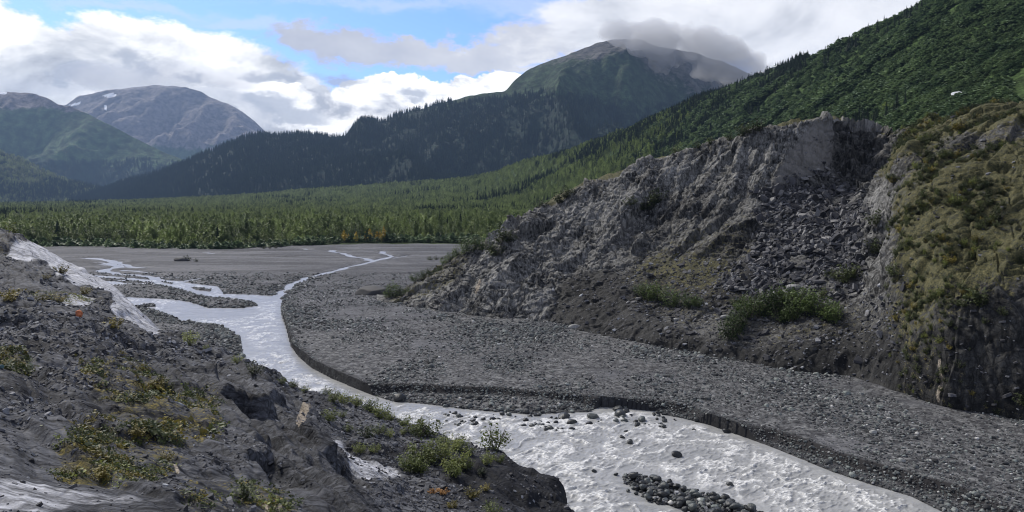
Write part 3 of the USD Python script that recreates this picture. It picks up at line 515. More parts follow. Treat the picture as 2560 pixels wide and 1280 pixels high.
zh = zh + up * (26 * (fbm(np.stack([Xh / 160, Yh / 160, 0 * Xh], -1), 4, 50) - 0.5) + 9 * (fbm(np.stack([Xh / 35, Yh / 35, 0 * Xh], -1), 3, 51) - 0.5))
keep_floor = Yh > 0
zh = np.where((Yh < 370) & (PXh < 1250), np.minimum(zh, -1.0), zh)
m_floor = hill_material('forest_floor', (.030, .045, .014), (.045, .075, .022), (.05, .06, .03), 0.4, 0.6, 4.0)
hillmesh = usdkit.mesh(stage, W + 'valley_hillside', (np.stack([Xh, Yh, zh], -1).reshape(-1, 3), tri(gridfaces(*zh.shape))[:, ::-1]), m_floor, smooth=True)
mask(hillmesh, np.stack([0 * zh, sstep(zh, 20, 60), 0 * zh], -1).reshape(-1, 3)); tag(hillmesh.GetPrim(), kind='structure')
hz = field(hpx, hY, zh)
base = usdkit.mesh(stage, W + 'ground', (np.array([[-14000, -600, -2.5], [14000, -600, -2.5], [14000, 16000, -2.5], [-14000, 16000, -2.5]], float), np.array([[0, 1, 2, 3]])), m_floor)
mask(base, np.zeros((4, 3))); tag(base.GetPrim(), kind='structure')

# ------------------------------------------------------------------ mountains: crest lines with depth, slopes with spurs and gullies
def mountain(name, crest, base_y, base_Y, crest_Y, mat, seed, spur, masks, rows=150, step=6.0, back=1.5):
    c = np.array(crest, float); pxs = np.arange(c[0, 0], c[-1, 0] + 1, step)
    cy = PchipInterpolator(c[:, 0], c[:, 1])(pxs); cY = np.interp(pxs, *np.array(crest_Y, float).T); bY = np.interp(pxs, *np.array(base_Y, float).T)
    t = np.linspace(0, 1, rows)[:, None]; Y = bY + (cY - bY) * t
    zb, zc = EYE - (base_y - HOR) / FPX * bY, EYE - (cy - HOR) / FPX * cY
    z = zb + (zc - zb) * (0.85 * t + 0.15 * t * t)
    X = (pxs - 1280) / FPX * Y
    q = np.stack([X / spur, Y / spur * 0.6, 0 * X], -1)
    amp = np.maximum(zc - zb, 0) * np.sin(np.pi * np.clip(t, 0, 1)) ** 0.8
    r = 1 - np.abs(2 * fbm(q, 5, seed) - 1)
    z = z + amp * 0.58 * (r - 0.72) + 0.13 * amp * (fbm(q * 5, 4, seed + 3) - 0.5)
    z[-1] = zc + 0.012 * (zc - zb) * (fbm(np.stack([pxs / 22, 0 * pxs, 0 * pxs], -1), 4, seed + 7) - 0.5) * 2
    bk = np.linspace(0, 1, 24)[1:, None]
    Yb = cY + bk * (cY - bY) * back; zbk = zc * (1 - bk) - 20 * bk
    P = np.concatenate([np.stack([X, Y, z], -1), np.stack([(pxs - 1280) / FPX * Yb, Yb, zbk + 0 * Yb], -1)])
    m = usdkit.mesh(stage, W + name, (P.reshape(-1, 3), tri(gridfaces(*P.shape[:2]))[:, ::-1]), mat, smooth=True)
    mask(m, masks(P, *pix(P)).reshape(-1, 3)); tag(m.GetPrim(), kind='structure')
    return P[:rows]
def band(v, a, b): return sstep(v, a, b)
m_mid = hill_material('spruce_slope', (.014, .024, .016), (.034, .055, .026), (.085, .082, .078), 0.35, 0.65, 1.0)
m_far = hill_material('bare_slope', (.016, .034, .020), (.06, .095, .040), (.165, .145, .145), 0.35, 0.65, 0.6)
P_mid = mountain('forest_mountain', [(150, 506), (190, 498), (215, 490), (300, 460), (400, 430), (470, 402), (560, 366), (620, 342), (650, 336), (690, 341), (760, 336), (820, 342), (860, 341), (880, 316), (905, 299), (930, 298), (955, 304), (985, 291), (1060, 271), (1130, 251), (1200, 236), (1262, 226), (1290, 196), (1340, 166), (1420, 136), (1470, 116), (1540, 98), (1600, 100), (1640, 116), (1700, 126), (1760, 140), (1820, 160), (1900, 196), (1980, 235), (2060, 270), (2200, 330)],
                 505, [(150, 4200), (600, 3000), (1300, 2500), (1900, 2600), (2200, 2800)], [(150, 4400), (600, 4000), (1262, 3900), (1540, 4300), (1900, 4600), (2200, 4400)], m_mid, 60, 520.0,
                 lambda P, x, y: np.stack([band(P[..., 2], 560, 900) + 0.55 * band(x, 1580, 1800) * band(P[..., 2], 330, 600), band(P[..., 2], 330, 620) + 0.5 * band(x, 1440, 1700) * band(P[..., 2], 150, 350), 0 * x], -1))
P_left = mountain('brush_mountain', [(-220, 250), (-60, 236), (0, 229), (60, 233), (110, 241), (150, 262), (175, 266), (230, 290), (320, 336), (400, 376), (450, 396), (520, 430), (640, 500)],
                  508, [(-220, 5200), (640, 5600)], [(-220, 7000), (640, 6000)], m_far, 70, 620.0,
                  lambda P, x, y: np.stack([band(P[..., 2], 640, 900), band(P[..., 2], 150, 480), 1.0 * (inpoly([(-20, 226), (14, 230), (20, 236), (5, 236)], x, y))], -1))
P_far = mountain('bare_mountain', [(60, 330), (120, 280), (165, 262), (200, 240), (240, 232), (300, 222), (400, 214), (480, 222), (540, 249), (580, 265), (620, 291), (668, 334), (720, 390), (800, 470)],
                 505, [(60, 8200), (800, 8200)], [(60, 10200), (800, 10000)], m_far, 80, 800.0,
                 lambda P, x, y: np.stack([band(P[..., 2], 420, 800), band(P[..., 2], 100, 300), 1.0 * (inpoly([(255, 238), (285, 232), (292, 240), (270, 244)], x, y) | inpoly([(172, 262), (200, 255), (200, 260), (178, 266)], x, y) | inpoly([(262, 262), (268, 262), (267, 276), (263, 276)], x, y))], -1))
P_low = mountain('forest_ridge', [(-200, 355), (-60, 370), (0, 379), (50, 395), (110, 426), (170, 451), (240, 470), (320, 496)], 506, [(-200, 3600), (320, 4300)], [(-200, 4400), (320, 4500)], m_mid, 90, 380.0,
                 lambda P, x, y: np.zeros(P.shape))
P_spur = mountain('wooded_spur', [(1380, 430), (1480, 385), (1600, 320), (1680, 285), (1735, 256), (1800, 232), (1860, 216), (1920, 205), (2000, 200), (2200, 210)], 470, [(1380, 1900), (2200, 1700)], [(1380, 2400), (2200, 2200)], m_mid, 95, 300.0,
                  lambda P, x, y: np.zeros(P.shape))

# ------------------------------------------------------------------ kinds of stone and plant
KINDS = W + 'kinds'
stage.DefinePrim(KINDS).SetSpecifier(Sdf.SpecifierClass)
def kind_xform(name):
    x = UsdGeom.Xform.Define(stage, f'{KINDS}/{name}'); return str(x.GetPath())
def kind_mesh(name, mesh, mat, smooth=False):
    return str(usdkit.mesh(stage, f'{KINDS}/{name}', mesh, mat, smooth=smooth).GetPath())
def place(name, kind, loc, scale=1.0, rz=0.0, tilt=(0, 0), label=None, cat=None, group=None, single=False):
    p = W + numbered(name)
    prim = stage.DefinePrim(p, 'Mesh' if single else 'Xform'); prim.GetReferences().AddInternalReference(kind)
    if not single: prim.SetInstanceable(True)
    x = UsdGeom.Xformable(prim); x.AddTranslateOp().Set(Gf.Vec3d(*map(float, loc)))
    x.AddRotateXYZOp().Set(Gf.Vec3f(float(tilt[0]), float(tilt[1]), float(rz)))
    s = (scale,) * 3 if np.ndim(scale) == 0 else scale
    x.AddScaleOp().Set(Gf.Vec3f(*map(float, s)))
    return tag(prim, label, cat, group)
def quat_z(ang): return np.stack([np.cos(ang / 2), 0 * ang, 0 * ang, np.sin(ang / 2)], 1)
def quat_mul(a, b):
    w, x, y, z = a.T; W2, X2, Y2, Z2 = b.T
    return np.stack([w * W2 - x * X2 - y * Y2 - z * Z2, w * X2 + x * W2 + y * Z2 - z * Y2, w * Y2 - x * Z2 + y * W2 + z * X2, w * Z2 + x * Y2 - y * X2 + z * W2], 1)
def quat_to(n):
    """turns +z to the normals n"""
    q = np.stack([1 + n[:, 2], -n[:, 1], n[:, 0], 0 * n[:, 0]], 1); return q / np.maximum(np.linalg.norm(q, axis=1, keepdims=True), 1e-6)
def instancer(name, kinds, pos, scales, quats, idx, label, cat):
    pi = UsdGeom.PointInstancer.Define(stage, W + name); tg = []
    for i, k in enumerate(kinds):
        q = stage.DefinePrim(f'{W}{name}/{k.split("/")[-1]}', 'Xform' if stage.GetPrimAtPath(k).GetTypeName() == 'Xform' else 'Mesh')
        q.GetReferences().AddInternalReference(k); tg.append(q.GetPath())
    pi.CreatePrototypesRel().SetTargets(tg)
    pi.CreateProtoIndicesAttr(Vt.IntArray.FromNumpy(np.asarray(idx, np.int32)))
    pi.CreatePositionsAttr(Vt.Vec3fArray.FromNumpy(np.asarray(pos, np.float32)))
    sc = np.asarray(scales, np.float32); sc = np.repeat(sc[:, None], 3, 1) if sc.ndim == 1 else sc
    pi.CreateScalesAttr(Vt.Vec3fArray.FromNumpy(sc))
    qh = np.asarray(quats, np.float32)
    pi.CreateOrientationsAttr(Vt.QuathArray([Gf.Quath(float(a), float(b), float(c), float(d)) for a, b, c, d in qh]))
    return tag(pi.GetPrim(), label, cat, None, 'stuff')

def per_thing(g):
    o = g('object_info', 'location')
    w = g('white_noise_texture', None, vector=o, dimensions='3D')
    return L(f'{w}.value'), L(f'{w}.color')
def stone_material(name, stops, rough=0.75):
    g = NG(); r, _ = per_thing(g); p = g('geometry', 'position')
    n = g.noise(p, 6.0, 5.0, 0.7)
    c = g.ramp(r, stops); c = g.mix(0.75, c, g.ramp(n, [(0.3, (.5, .5, .5)), (0.7, (1.5, 1.5, 1.5))]), 'multiply')
    b = g('principled_bsdf', 'BSDF', base_color=c, roughness=rough, specular_ior_level=0.2, normal=bumped(g, n, 0.05))
    return g.build(W + 'Looks/' + name, surface=b)
def leaf_material(name, a, b_, spread=1.0):
    g = NG(); r, _ = per_thing(g); p = g('geometry', 'position')
    n = g.noise(p, 0.9 * spread, 3.0, 0.6); fine = g.noise(p, 11.0 * spread, 2.0, 0.6)
    wide = g.noise(p, 0.035, 4.0, 0.6)
    t = g.m('multiply_add', r, 0.45, g.m('multiply_add', n, 0.4, g.m('multiply_add', fine, 0.7, g.m('multiply_add', wide, 1.3, -0.98))))
    c = g.ramp(t, [(0.15, a), (0.85, b_)])
    d = g('principled_bsdf', 'BSDF', base_color=c, roughness=0.6, specular_ior_level=0.25)
    tr = g('translucent_bsdf', 'BSDF', color=c)
    return g.build(W + 'Looks/' + name, surface=g('mix_closure', 'closure', fac=0.25, closure1=L(f'{d}' if '.' in d else d), closure2=tr))
def plain_material(name, c, rough=0.8):
    g = NG(); p = g('geometry', 'position'); n = g.noise(p, 5.0, 5.0, 0.65)
    col = g.ramp(n, [(0.3, tuple(.6 * v for v in c)), (0.7, tuple(1.3 * v for v in c))])
    return g.build(W + 'Looks/' + name, surface=g('principled_bsdf', 'BSDF', base_color=col, roughness=rough, normal=bumped(g, n, 0.03)))
m_stone = stone_material('river_stone', [(0.0, (.028, .029, .030)), (0.35, (.062, .065, .066)), (0.7, (.125, .134, .13)), (0.9, (.19, .21, .195)), (0.97, (.28, .28, .27)), (1.0, (.5, .49, .47))])
m_wetstone = stone_material('wet_stone', [(0.0, (.016, .017, .018)), (0.7, (.05, .053, .053)), (1.0, (.10, .11, .105))], 0.35)
m_slate = stone_material('slate', [(0.0, (.024, .024, .026)), (0.5, (.065, .065, .07)), (0.85, (.13, .132, .142)), (0.97, (.22, .225, .24)), (1.0, (.32, .33, .35))])
m_scree = stone_material('scree_slate', [(0.0, (.02, .02, .023)), (0.5, (.05, .05, .055)), (0.8, (.11, .11, .115)), (1.0, (.22, .215, .21))])
m_bark = plain_material('bark', (.09, .075, .06)); m_palebark = plain_material('pale_bark', (.22, .20, .17))
m_spruce = leaf_material('spruce_needles', (.014, .027, .017), (.052, .080, .040), .3)
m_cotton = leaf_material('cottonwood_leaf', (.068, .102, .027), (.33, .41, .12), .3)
m_alder = leaf_material('alder_leaf', (.042, .074, .038), (.19, .265, .12), .25)
m_yellow = leaf_material('autumn_leaf', (.32, .22, .02), (.62, .47, .06), .6)
m_shrub = leaf_material('shrub_leaf', (.05, .07, .014), (.24, .27, .065))
m_ysh = leaf_material('yellow_shrub_leaf', (.06, .056, .014), (.28, .23, .05))
m_dsh = leaf_material('dark_shrub_leaf', (.02, .03, .012), (.095, .115, .04))
m_orange = leaf_material('rusty_leaf', (.22, .10, .03), (.45, .25, .08))

def leaves(rng, centres, size, lift=0.4):
    """one bent leaf clump (two triangles) at every centre"""
    n = len(centres); a = rng.uniform(0, 2 * np.pi, n); el = rng.uniform(-0.5, 1.0, n) * lift + 0.2
    d = np.stack([np.cos(a) * np.cos(el), np.sin(a) * np.cos(el), np.sin(el)], 1)
    s = np.stack([-np.sin(a), np.cos(a), rng.uniform(-.5, .5, n)], 1); L_ = size * rng.uniform(0.6, 1.4, n)[:, None]
    v = np.stack([centres - d * L_ * .5, centres + s * L_ * .42 + [0, 0, 1] * L_ * .08, centres + d * L_ * .6, centres - s * L_ * .42], 1).reshape(-1, 3)
    i = 4 * np.arange(n)[:, None]
    return v, np.vstack([i + [0, 1, 2], i + [0, 2, 3]])
def join(*ms):
    v, f, k = [], [], 0
    for a, b in ms: v.append(np.asarray(a)); f.append(np.asarray(b) + k); k += len(a)
    return np.vstack(v), np.vstack(f)
def limb(a, b, r0, r1, sides=5):
    a, b = np.array(a, float), np.array(b, float); d = (b - a) / np.linalg.norm(b - a)
    u = np.cross(d, [1, 0, 0.3]); u /= np.linalg.norm(u); w = np.cross(d, u); t = np.linspace(0, 2 * np.pi, sides, endpoint=False)
    ring = np.cos(t)[:, None] * u + np.sin(t)[:, None] * w
    v = np.vstack([a + ring * r0, b + ring * r1]); i = np.arange(sides); j = (i + 1) % sides
    return v, np.vstack([np.stack([i, j, j + sides], 1), np.stack([i, j + sides, i + sides], 1)])
def ico(sub):
    m = trimesh.creation.icosphere(sub); return np.array(m.vertices), np.array(m.faces)
def stone(seed, sub=2, flat=0.65):
    rng = np.random.default_rng(seed); v, f = ico(sub); 
    for _ in range(9):                                   # planes worn off a pebble
        n = rng.normal(size=3); n /= np.linalg.norm(n); d = v @ n; c = rng.uniform(0.62, 0.9)
        v = v - n * (np.maximum(d - c, 0) * 0.85)[:, None]
    v = v * (1 + 0.16 * (fbm(v * 1.3 + seed, 3, seed)[:, None] - 0.5)); v *= np.array([1.0, rng.uniform(.65, .9), rng.uniform(.8, 1.1) * flat])
    return v * 0.5, f
def slab(seed, thick=0.22):
    rng = np.random.default_rng(seed); n = rng.integers(5, 8); a = np.sort(rng.uniform(0, 2 * np.pi, n)); a += np.linspace(0, 2 * np.pi, n, endpoint=False); a /= 2; a *= 2
    a = np.sort(np.linspace(0, 2 * np.pi, n, endpoint=False) + rng.uniform(-.35, .35, n)); r = rng.uniform(.35, .6, n)
    top = np.stack([r * np.cos(a), r * np.sin(a) * .7, thick * .5 + rng.uniform(-.04, .06, n)], 1); bot = top * np.array([1.05, 1.05, 0]) + np.array([0.03, 0.02, -thick * .5])
    m = trimesh.convex.convex_hull(np.vstack([top, bot, rng.uniform(-.3, .3, (3, 3)) * np.array([1, .7, thick * 1.8])])); return np.array(m.vertices), np.array(m.faces)
def conifer(seed, h=12.0, w=0.20, tiers=15):
    rng = np.random.default_rng(seed); v, f, k = [], [], 0
    for t in np.linspace(0.06, 1.0, tiers):
        R = h * w * (1 - t) ** 0.8 * rng.uniform(.75, 1.15) + 0.12; z = h * t; n = 9; a = np.linspace(0, 2 * np.pi, 2 * n, endpoint=False) + rng.uniform(0, 3)
        rr = R * np.where(np.arange(2 * n) % 2 == 0, rng.uniform(.7, 1.25, 2 * n), rng.uniform(.3, .5, 2 * n))
        ring = np.stack([rr * np.cos(a), rr * np.sin(a), z - rr * rng.uniform(.35, .6) + rng.uniform(-.15, .15, 2 * n)], 1)
        v.append(np.vstack([ring, [[0, 0, z + h / tiers * 0.95]]])); i = np.arange(2 * n); f.append(np.stack([i, (i + 1) % (2 * n), np.full(2 * n, 2 * n)], 1) + k); k += 2 * n + 1
    return np.vstack(v), np.vstack(f)
def broadleaf(seed, h=10.0, w=0.2, n=170, size=0.9, low=0.12):
    rng = np.random.default_rng(seed); t = rng.uniform(0, 1, n) ** 0.85; a = rng.uniform(0, 2 * np.pi, n)
    prof = np.sin(np.pi * np.clip(t * 0.94 + 0.06, 0, 1) ** 0.75) ** 0.8
    clump = 1 + 0.45 * np.sin(a * 3 + t * 9 + seed) + 0.3 * np.sin(a * 2 - t * 17)
    R = h * w * prof * np.sqrt(rng.uniform(.25, 1, n)) * clump
    c = np.stack([R * np.cos(a), R * np.sin(a), h * (low + (1 - low) * t)], 1)
    return leaves(rng, c, size, 0.7)
def stems(seed, h, spread, n, r):
    rng = np.random.default_rng(seed); out = []
    for _ in range(n):
        a = rng.uniform(0, 2 * np.pi); s = spread * rng.uniform(.3, 1)
        out.append(limb((0.06 * np.cos(a), 0.06 * np.sin(a), -0.15), (s * np.cos(a), s * np.sin(a), h * rng.uniform(.7, 1)), r, r * .35, 4))
    return join(*out)
def shrub(seed, h=1.6, spread=0.8, n=420, size=0.13, upright=0.6):
    rng = np.random.default_rng(seed); c = []
    shoots = 16
    for k in range(shoots):
        a = rng.uniform(0, 2 * np.pi); s = spread * np.sqrt(rng.uniform(0, 1)); top = h * rng.uniform(.55, 1.05) * (1 - 0.35 * s / spread)
        m = n // shoots; t = rng.uniform(0.12, 1, m)[:, None]
        c.append(np.array([[s * np.cos(a), s * np.sin(a), top]]) * np.hstack([t ** upright, t ** upright, t]) + rng.normal(0, 0.085 * h, (m, 3)) * np.array([1, 1, .7]) * (1.15 - 0.6 * t))
    c = np.vstack(c); c[:, 2] = np.maximum(c[:, 2], 0.03)
    return leaves(rng, c, size, 0.9)

K_stone = [kind_mesh(f'stone_{i}', stone(100 + i), m_stone, 40) for i in range(6)]
K_small = [kind_mesh(f'pebble_{i}', stone(140 + i, 1), m_stone, False) for i in range(5)]
K_wet = [kind_mesh(f'wet_stone_{i}', stone(120 + i), m_wetstone, 40) for i in range(5)]
K_slate = [kind_mesh(f'slate_{i}', slab(200 + i, .24), m_slate) for i in range(6)]
K_scree = [kind_mesh(f'scree_slab_{i}', slab(220 + i, .17), m_scree) for i in range(6)]
def tree_kind(name, crown, trunk, m_crown, m_trunk):
    p = kind_xform(name); usdkit.mesh(stage, p + '/trunk', trunk, m_trunk); usdkit.mesh(stage, p + '/crown', crown, m_crown); return p
K_spruce = [tree_kind(f'spruce_{i}', conifer(300 + i, 12, w, t), limb((0, 0, -.6), (0, 0, 11), .22, .04), m_spruce, m_bark) for i, (w, t) in enumerate([(.17, 15), (.21, 14), (.14, 16), (.19, 12)])]
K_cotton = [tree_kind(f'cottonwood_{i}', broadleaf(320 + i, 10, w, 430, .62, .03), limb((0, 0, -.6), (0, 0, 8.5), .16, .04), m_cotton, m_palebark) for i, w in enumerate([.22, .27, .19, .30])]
K_yellow = [tree_kind(f'yellow_tree_{i}', broadleaf(340 + i, 7, .15, 130, .7), limb((0, 0, -.6), (0, 0, 6), .12, .03), m_yellow, m_palebark) for i in range(2)]
K_bush = [tree_kind(f'alder_{i}', broadleaf(360 + i, 4.2, .55, 170, .95, .02), stems(360 + i, 2.6, 1.3, 5, .07), m_alder, m_bark) for i in range(4)]
def shrub_kind(name, seed, mat, **kw):
    p = kind_xform(name); usdkit.mesh(stage, p + '/foliage', shrub(seed, **kw), mat)
    usdkit.mesh(stage, p + '/stems', stems(seed, kw.get('h', 1.6) * .9, kw.get('spread', .8) * .8, 6, .018), m_bark); return p
K_shrub = [shrub_kind(f'shrub_{i}', 400 + i, m_shrub, n=640, size=.10) for i in range(4)]
m_lush = leaf_material('lush_leaf', (.02, .036, .010), (.115, .165, .042))
K_lush = [shrub_kind(f'lush_shrub_{i}', 480 + i, m_lush, n=900, size=.085) for i in range(4)]
K_ysh = [shrub_kind(f'yellow_shrub_{i}', 420 + i, m_ysh, h=1.3) for i in range(3)]
K_dsh = [shrub_kind(f'dark_shrub_{i}', 440 + i, m_dsh, h=1.4, spread=.95) for i in range(3)]
K_orange = [shrub_kind('rusty_shrub', 460, m_orange, h=1.0)]
def tuft(seed): 
    rng = np.random.default_rng(seed); c = rng.normal(0, 1, (34, 3)) * np.array([.42, .42, .14]); c[:, 2] = np.abs(c[:, 2]) * (1 - .3 * np.hypot(c[:, 0], c[:, 1])) + .02; return leaves(rng, c, .19, .8)
K_tuft = [kind_mesh(f'moss_tuft_{i}', tuft(470 + i), m, False) for i, m in enumerate([m_ysh, m_ysh, m_dsh, m_shrub])]

# ------------------------------------------------------------------ stones of the gravel bar
rng = np.random.default_rng(11)
def scatter_plan(n, y0, y1, power=0.5):
    """points of the picture's field of ground, dense near and thinner far"""
    Y = (y0 ** (1 - power) + rng.uniform(0, 1, n) * (y1 ** (1 - power) - y0 ** (1 - power))) ** (1 / (1 - power))
    px = rng.uniform(-40, 2640, n); return (px - 1280) / FPX * Y, Y
def stone_quats(n, tilt=0.35):
    nrm = rng.normal(0, tilt, (n, 3)); nrm[:, 2] = 1; nrm /= np.linalg.norm(nrm, axis=1, keepdims=True)
    return quat_mul(quat_to(nrm), quat_z(rng.uniform(0, 2 * np.pi, n)))
X, Y = scatter_plan(240000, 52, 235, -0.1)
bl = terrace.exterior; e_ = shapely.get_coordinates(shapely.line_interpolate_point(bl, rng.uniform(0, bl.length, 26000))); e_ = e_ + rng.normal(0, .75, e_.shape); e_ = e_[(e_[:, 1] < 175) & (e_[:, 1] > 50)]
X, Y = np.r_[X, e_[:, 0]], np.r_[Y, e_[:, 1]]
z, r_, c_, t_ = plain_height(X, Y)
clus = fbm(np.stack([X / 6, Y / 11, 0 * X], -1), 4, 77); clus2 = fbm(np.stack([X / 22, Y / 30, 0 * X], -1), 3, 78)
shore = np.maximum(sstep(r_, -7, -0.3), (Y < 110) * (X > -25) * .8) * (t_ < 0.2)
bankband = (np.abs(t_ + .2) < 1.0) * (Y < 160)
dens = np.clip(sstep(clus, .36, .58) * 0.85 + sstep(clus2, .42, .6) * .5 + shore * 1.3 + bankband * .75 + .1, 0, 1) * (1 - .75 * sstep(Y, 130, 230))
lslope = lz(X, Y)
keep = (r_ < -0.02) & (rng.uniform(0, 1, len(X)) < dens) & (lslope < z - 0.3)
X, Y, z, shore, clus = X[keep], Y[keep], z[keep], shore[keep], clus[keep]
size = np.exp(rng.normal(-2.08, .46, len(X))) * (1 + .7 * shore + .5 * sstep(clus, .5, .65)) * np.clip(Y / 75, 1, 1.6) * (1 - .3 * (np.abs(t_[keep] + .2) < 1.2))
size = np.clip(size, .06, 1.05)
px_, py_ = pix(np.stack([X, Y, z], -1)); inv = (px_ > -20) & (px_ < 2580) & (py_ < 1300)
X, Y, z, size, shore, px_, py_ = X[inv], Y[inv], z[inv], size[inv], shore[inv], px_[inv], py_[inv]
pos = np.stack([X, Y, z + size * .12], 1); order = np.argsort(-size / Y); N1 = 300
big_ = order[:N1]; rest = order[N1:]
qs = stone_quats(len(rest)); kk = rng.integers(0, 5, len(rest))
instancer('gravel_stones', K_small, pos[rest], size[rest], qs, kk, 'small grey and greenish stones covering the gravel bar beside the river', 'gravel')
for i in big_:
    near = 'water edge' if shore[i] > .3 else 'top of the gravel bar'
    lab = 'rounded grey-green cobble lying near the river water edge' if shore[i] > .3 else 'rounded grey cobble lying on top of the flat gravel bar'
    place('cobble', K_stone[rng.integers(6)], pos[i], size[i], rng.uniform(0, 360), rng.uniform(-15, 15, 2), lab, 'cobble', 'cobbles by the water' if shore[i] > .3 else 'cobbles on the gravel bar', single=True)

# boulders in and beside the water that the photograph shows one by one: column, row, width in pixels
singles = [(997, 1000, 36, 'long flat pale boulder at the water edge of the near gravel beach'), (1692, 1140, 26, 'dark split boulder standing alone in the middle rapids'), (1825, 1214, 20, 'dark brown boulder in the calm water above the bar tip'),
           (1849, 1216, 9, 'small dark stone beside the brown boulder in calm water'), (1555, 1095, 16, 'dark stone in the rapids left of a larger round stone'), (1575, 1107, 18, 'round dark stone in the rapids below a smaller stone'),
           (1605, 1052, 24, 'grey wet boulder at the head of the rapids'), (1590, 1056, 14, 'flat stone touching the grey wet boulder in rapids'), (1662, 1054, 16, 'rounded stone right of the rapids head boulder'),
           (1660, 1068, 14, 'low dark stone below the rounded rapids stone'), (1648, 1068, 10, 'tiny dark stone left of a low dark stone in water'), (1565, 1080, 12, 'flat dark stone just awash in the rapids'),
           (1430, 1060, 26, 'wedge shaped dark boulder left in the shallows'), (1472, 1062, 20, 'reddish dark stone in the shallows near the cobble beach'), (1430, 1076, 18, 'low dark stone under the wedge shaped boulder'),
           (1735, 1076, 11, 'small stone near the far bank of the river'), (1742, 1052, 20, 'flat wet stone at the foot of the far cut bank'), (1815, 1080, 20, 'flat grey stone awash near far bank'),
           (1138, 1036, 16, 'twin topped dark stone in the first riffle'), (1120, 1040, 14, 'reddish stone left of twin topped dark stone'), (1173, 1046, 10, 'small dark stone in the first riffle'), (1188, 1045, 12, 'dark flat stone right of small riffle stone'),
           (1255, 1036, 16, 'dark stone just off the cobble beach'), (1245, 1050, 14, 'low dark stone awash off the cobble beach'), (1272, 1038, 16, 'angular dark stone beside the cobble beach shallows'),
           (1310, 1066, 14, 'dark stone in the left stone cluster midstream'), (1330, 1068, 18, 'larger dark stone in the left stone cluster midstream'), (1340, 1062, 10, 'topmost small stone in the left stone cluster midstream'), (1370, 1060, 14, 'round dark stone between two midstream stone clusters'),
           (1375, 1072, 18, 'flat black stone of the second midstream cluster'), (1390, 1058, 14, 'upper stone of the second midstream cluster'), (1388, 1078, 12, 'lower right stone of the second midstream cluster'), (1365, 1075, 12, 'leftmost low stone of the second midstream cluster'),
           (1480, 1045, 30, 'big greenish boulder on the edge of cobble beach'), (1550, 1040, 34, 'big dark boulder pile stone right of the beach'), (1565, 1032, 22, 'rounded stone topping the boulder pile right of beach'), (1540, 1055, 18, 'dark stone below the big boulder pile in water'),
           (1485, 1179, 14, 'flat dark stone left of the stony bar tip'), (1540, 1187, 12, 'small dark stone just off the stony bar tip'), (1570, 1228, 12, 'dark stone left of the stony midstream bar'), (1590, 1235, 12, 'pebble like dark stone at bar edge'), (315, 648 + 126, 9, 'small dark stone in the left river branch')]
for px, py, w, lab in singles:
    p = onplane(px, py, 0.02); s = w / FPX * p[1] * 1.12
    place('boulder', K_wet[rng.integers(5)], p + [0, 0, s * .12], s, rng.uniform(0, 360), rng.uniform(-12, 12, 2), lab, 'boulder', 'boulders in the river', single=True)
# stones awash in the shallows off the cobble beach
qx, qy = rng.uniform(1080, 1700, 900), rng.uniform(1008, 1075, 900); p = onplane(qx, qy, 0.02); rr_ = signed(river, p[:, 0], p[:, 1]); cl_ = fbm(p / 2.2, 3, 88)
k = (rr_ > 0) & (rr_ < 6.5) & (cl_ > .53) & (rng.uniform(0, 1, 900) < np.interp(qx, [1080, 1300, 1500, 1700], [.25, .7, 1, .2])); p = p[k][:110]
for q in p:
    s = float(np.exp(rng.normal(-.95, .45))); place('boulder', K_wet[rng.integers(5)], q + [0, 0, .1 * s], s, rng.uniform(0, 360), rng.uniform(-15, 15, 2), 'dark wet stone awash in the shallows off the near cobble beach', 'boulder', 'stones in the shallows', single=True)
# the stony bar in midstream
bx, by = rng.uniform(1545, 1960, 2600), rng.uniform(1178, 1310, 2600); k = inpoly(bars_px[0], bx, by); p = onplane(bx[k], by[k], 0.1); n = len(p)
s = np.exp(rng.normal(-1.45, .6, n)).clip(.1, .9); p[:, 2] = plain_height(p[:, 0], p[:, 1])[0] + .1 * s + .18 * rng.uniform(0, 1, n); o = np.argsort(-s)
for i in o[:60]: place('bar_stone', K_wet[rng.integers(5)], p[i] + [0, 0, .12], min(s[i], .95), rng.uniform(0, 360), rng.uniform(-20, 20, 2), 'dark wet boulder piled on the stony midstream bar at the bottom', 'boulder', 'boulders piled on the midstream bar', single=True)
i = o[60:]; instancer('bar_stones', K_wet[:2] + K_small + K_slate, p[i], s[i], stone_quats(len(i)), rng.integers(0, 13, len(i)), 'small dark wet stones filling the midstream bar', 'gravel')

# ------------------------------------------------------------------ slate on the near slope
def surf_sampler(P, n_, dens, seed):
    rg = np.random.default_rng(seed); V_ = P.reshape(-1, 3); F = tri(gridfaces(*P.shape[:2])); a, b, c = V_[F[:, 0]], V_[F[:, 1]], V_[F[:, 2]]
    cr = np.cross(b - a, c - a); ar = np.linalg.norm(cr, axis=1); w = ar * dens.reshape(-1)[F].mean(1); i = rg.choice(len(F), n_, p=w / w.sum())
    u, v = rg.uniform(0, 1, (2, n_)); u, v = np.where(u + v > 1, 1 - u, u), np.where(u + v > 1, 1 - v, v)
    nn = cr[i] / ar[i][:, None]; nn = np.where(nn[:, 2:] < 0, -nn, nn)
    return a[i] + (b - a)[i] * u[:, None] + (c - a)[i] * v[:, None], nn
pxl, pyl = pix(Pl); vis = (pxl > -60) & (pxl < 1500) & (pyl < 1330) & (Pl[..., 2] > 0.1) & (Yl < 130)
patchy = np.maximum(sstep(fbm(P0 / 3.5, 4, 91), .45, .62), .8 * gaussian_filter(inpoly([(-20, 770), (260, 800), (420, 860), (560, 890), (460, 960), (250, 900), (-20, 890)], pxl, pyl) * 1.0 + inpoly([(760, 980), (1000, 1050), (1180, 1290), (950, 1290), (850, 1120)], pxl, pyl) * 1.0, 5))
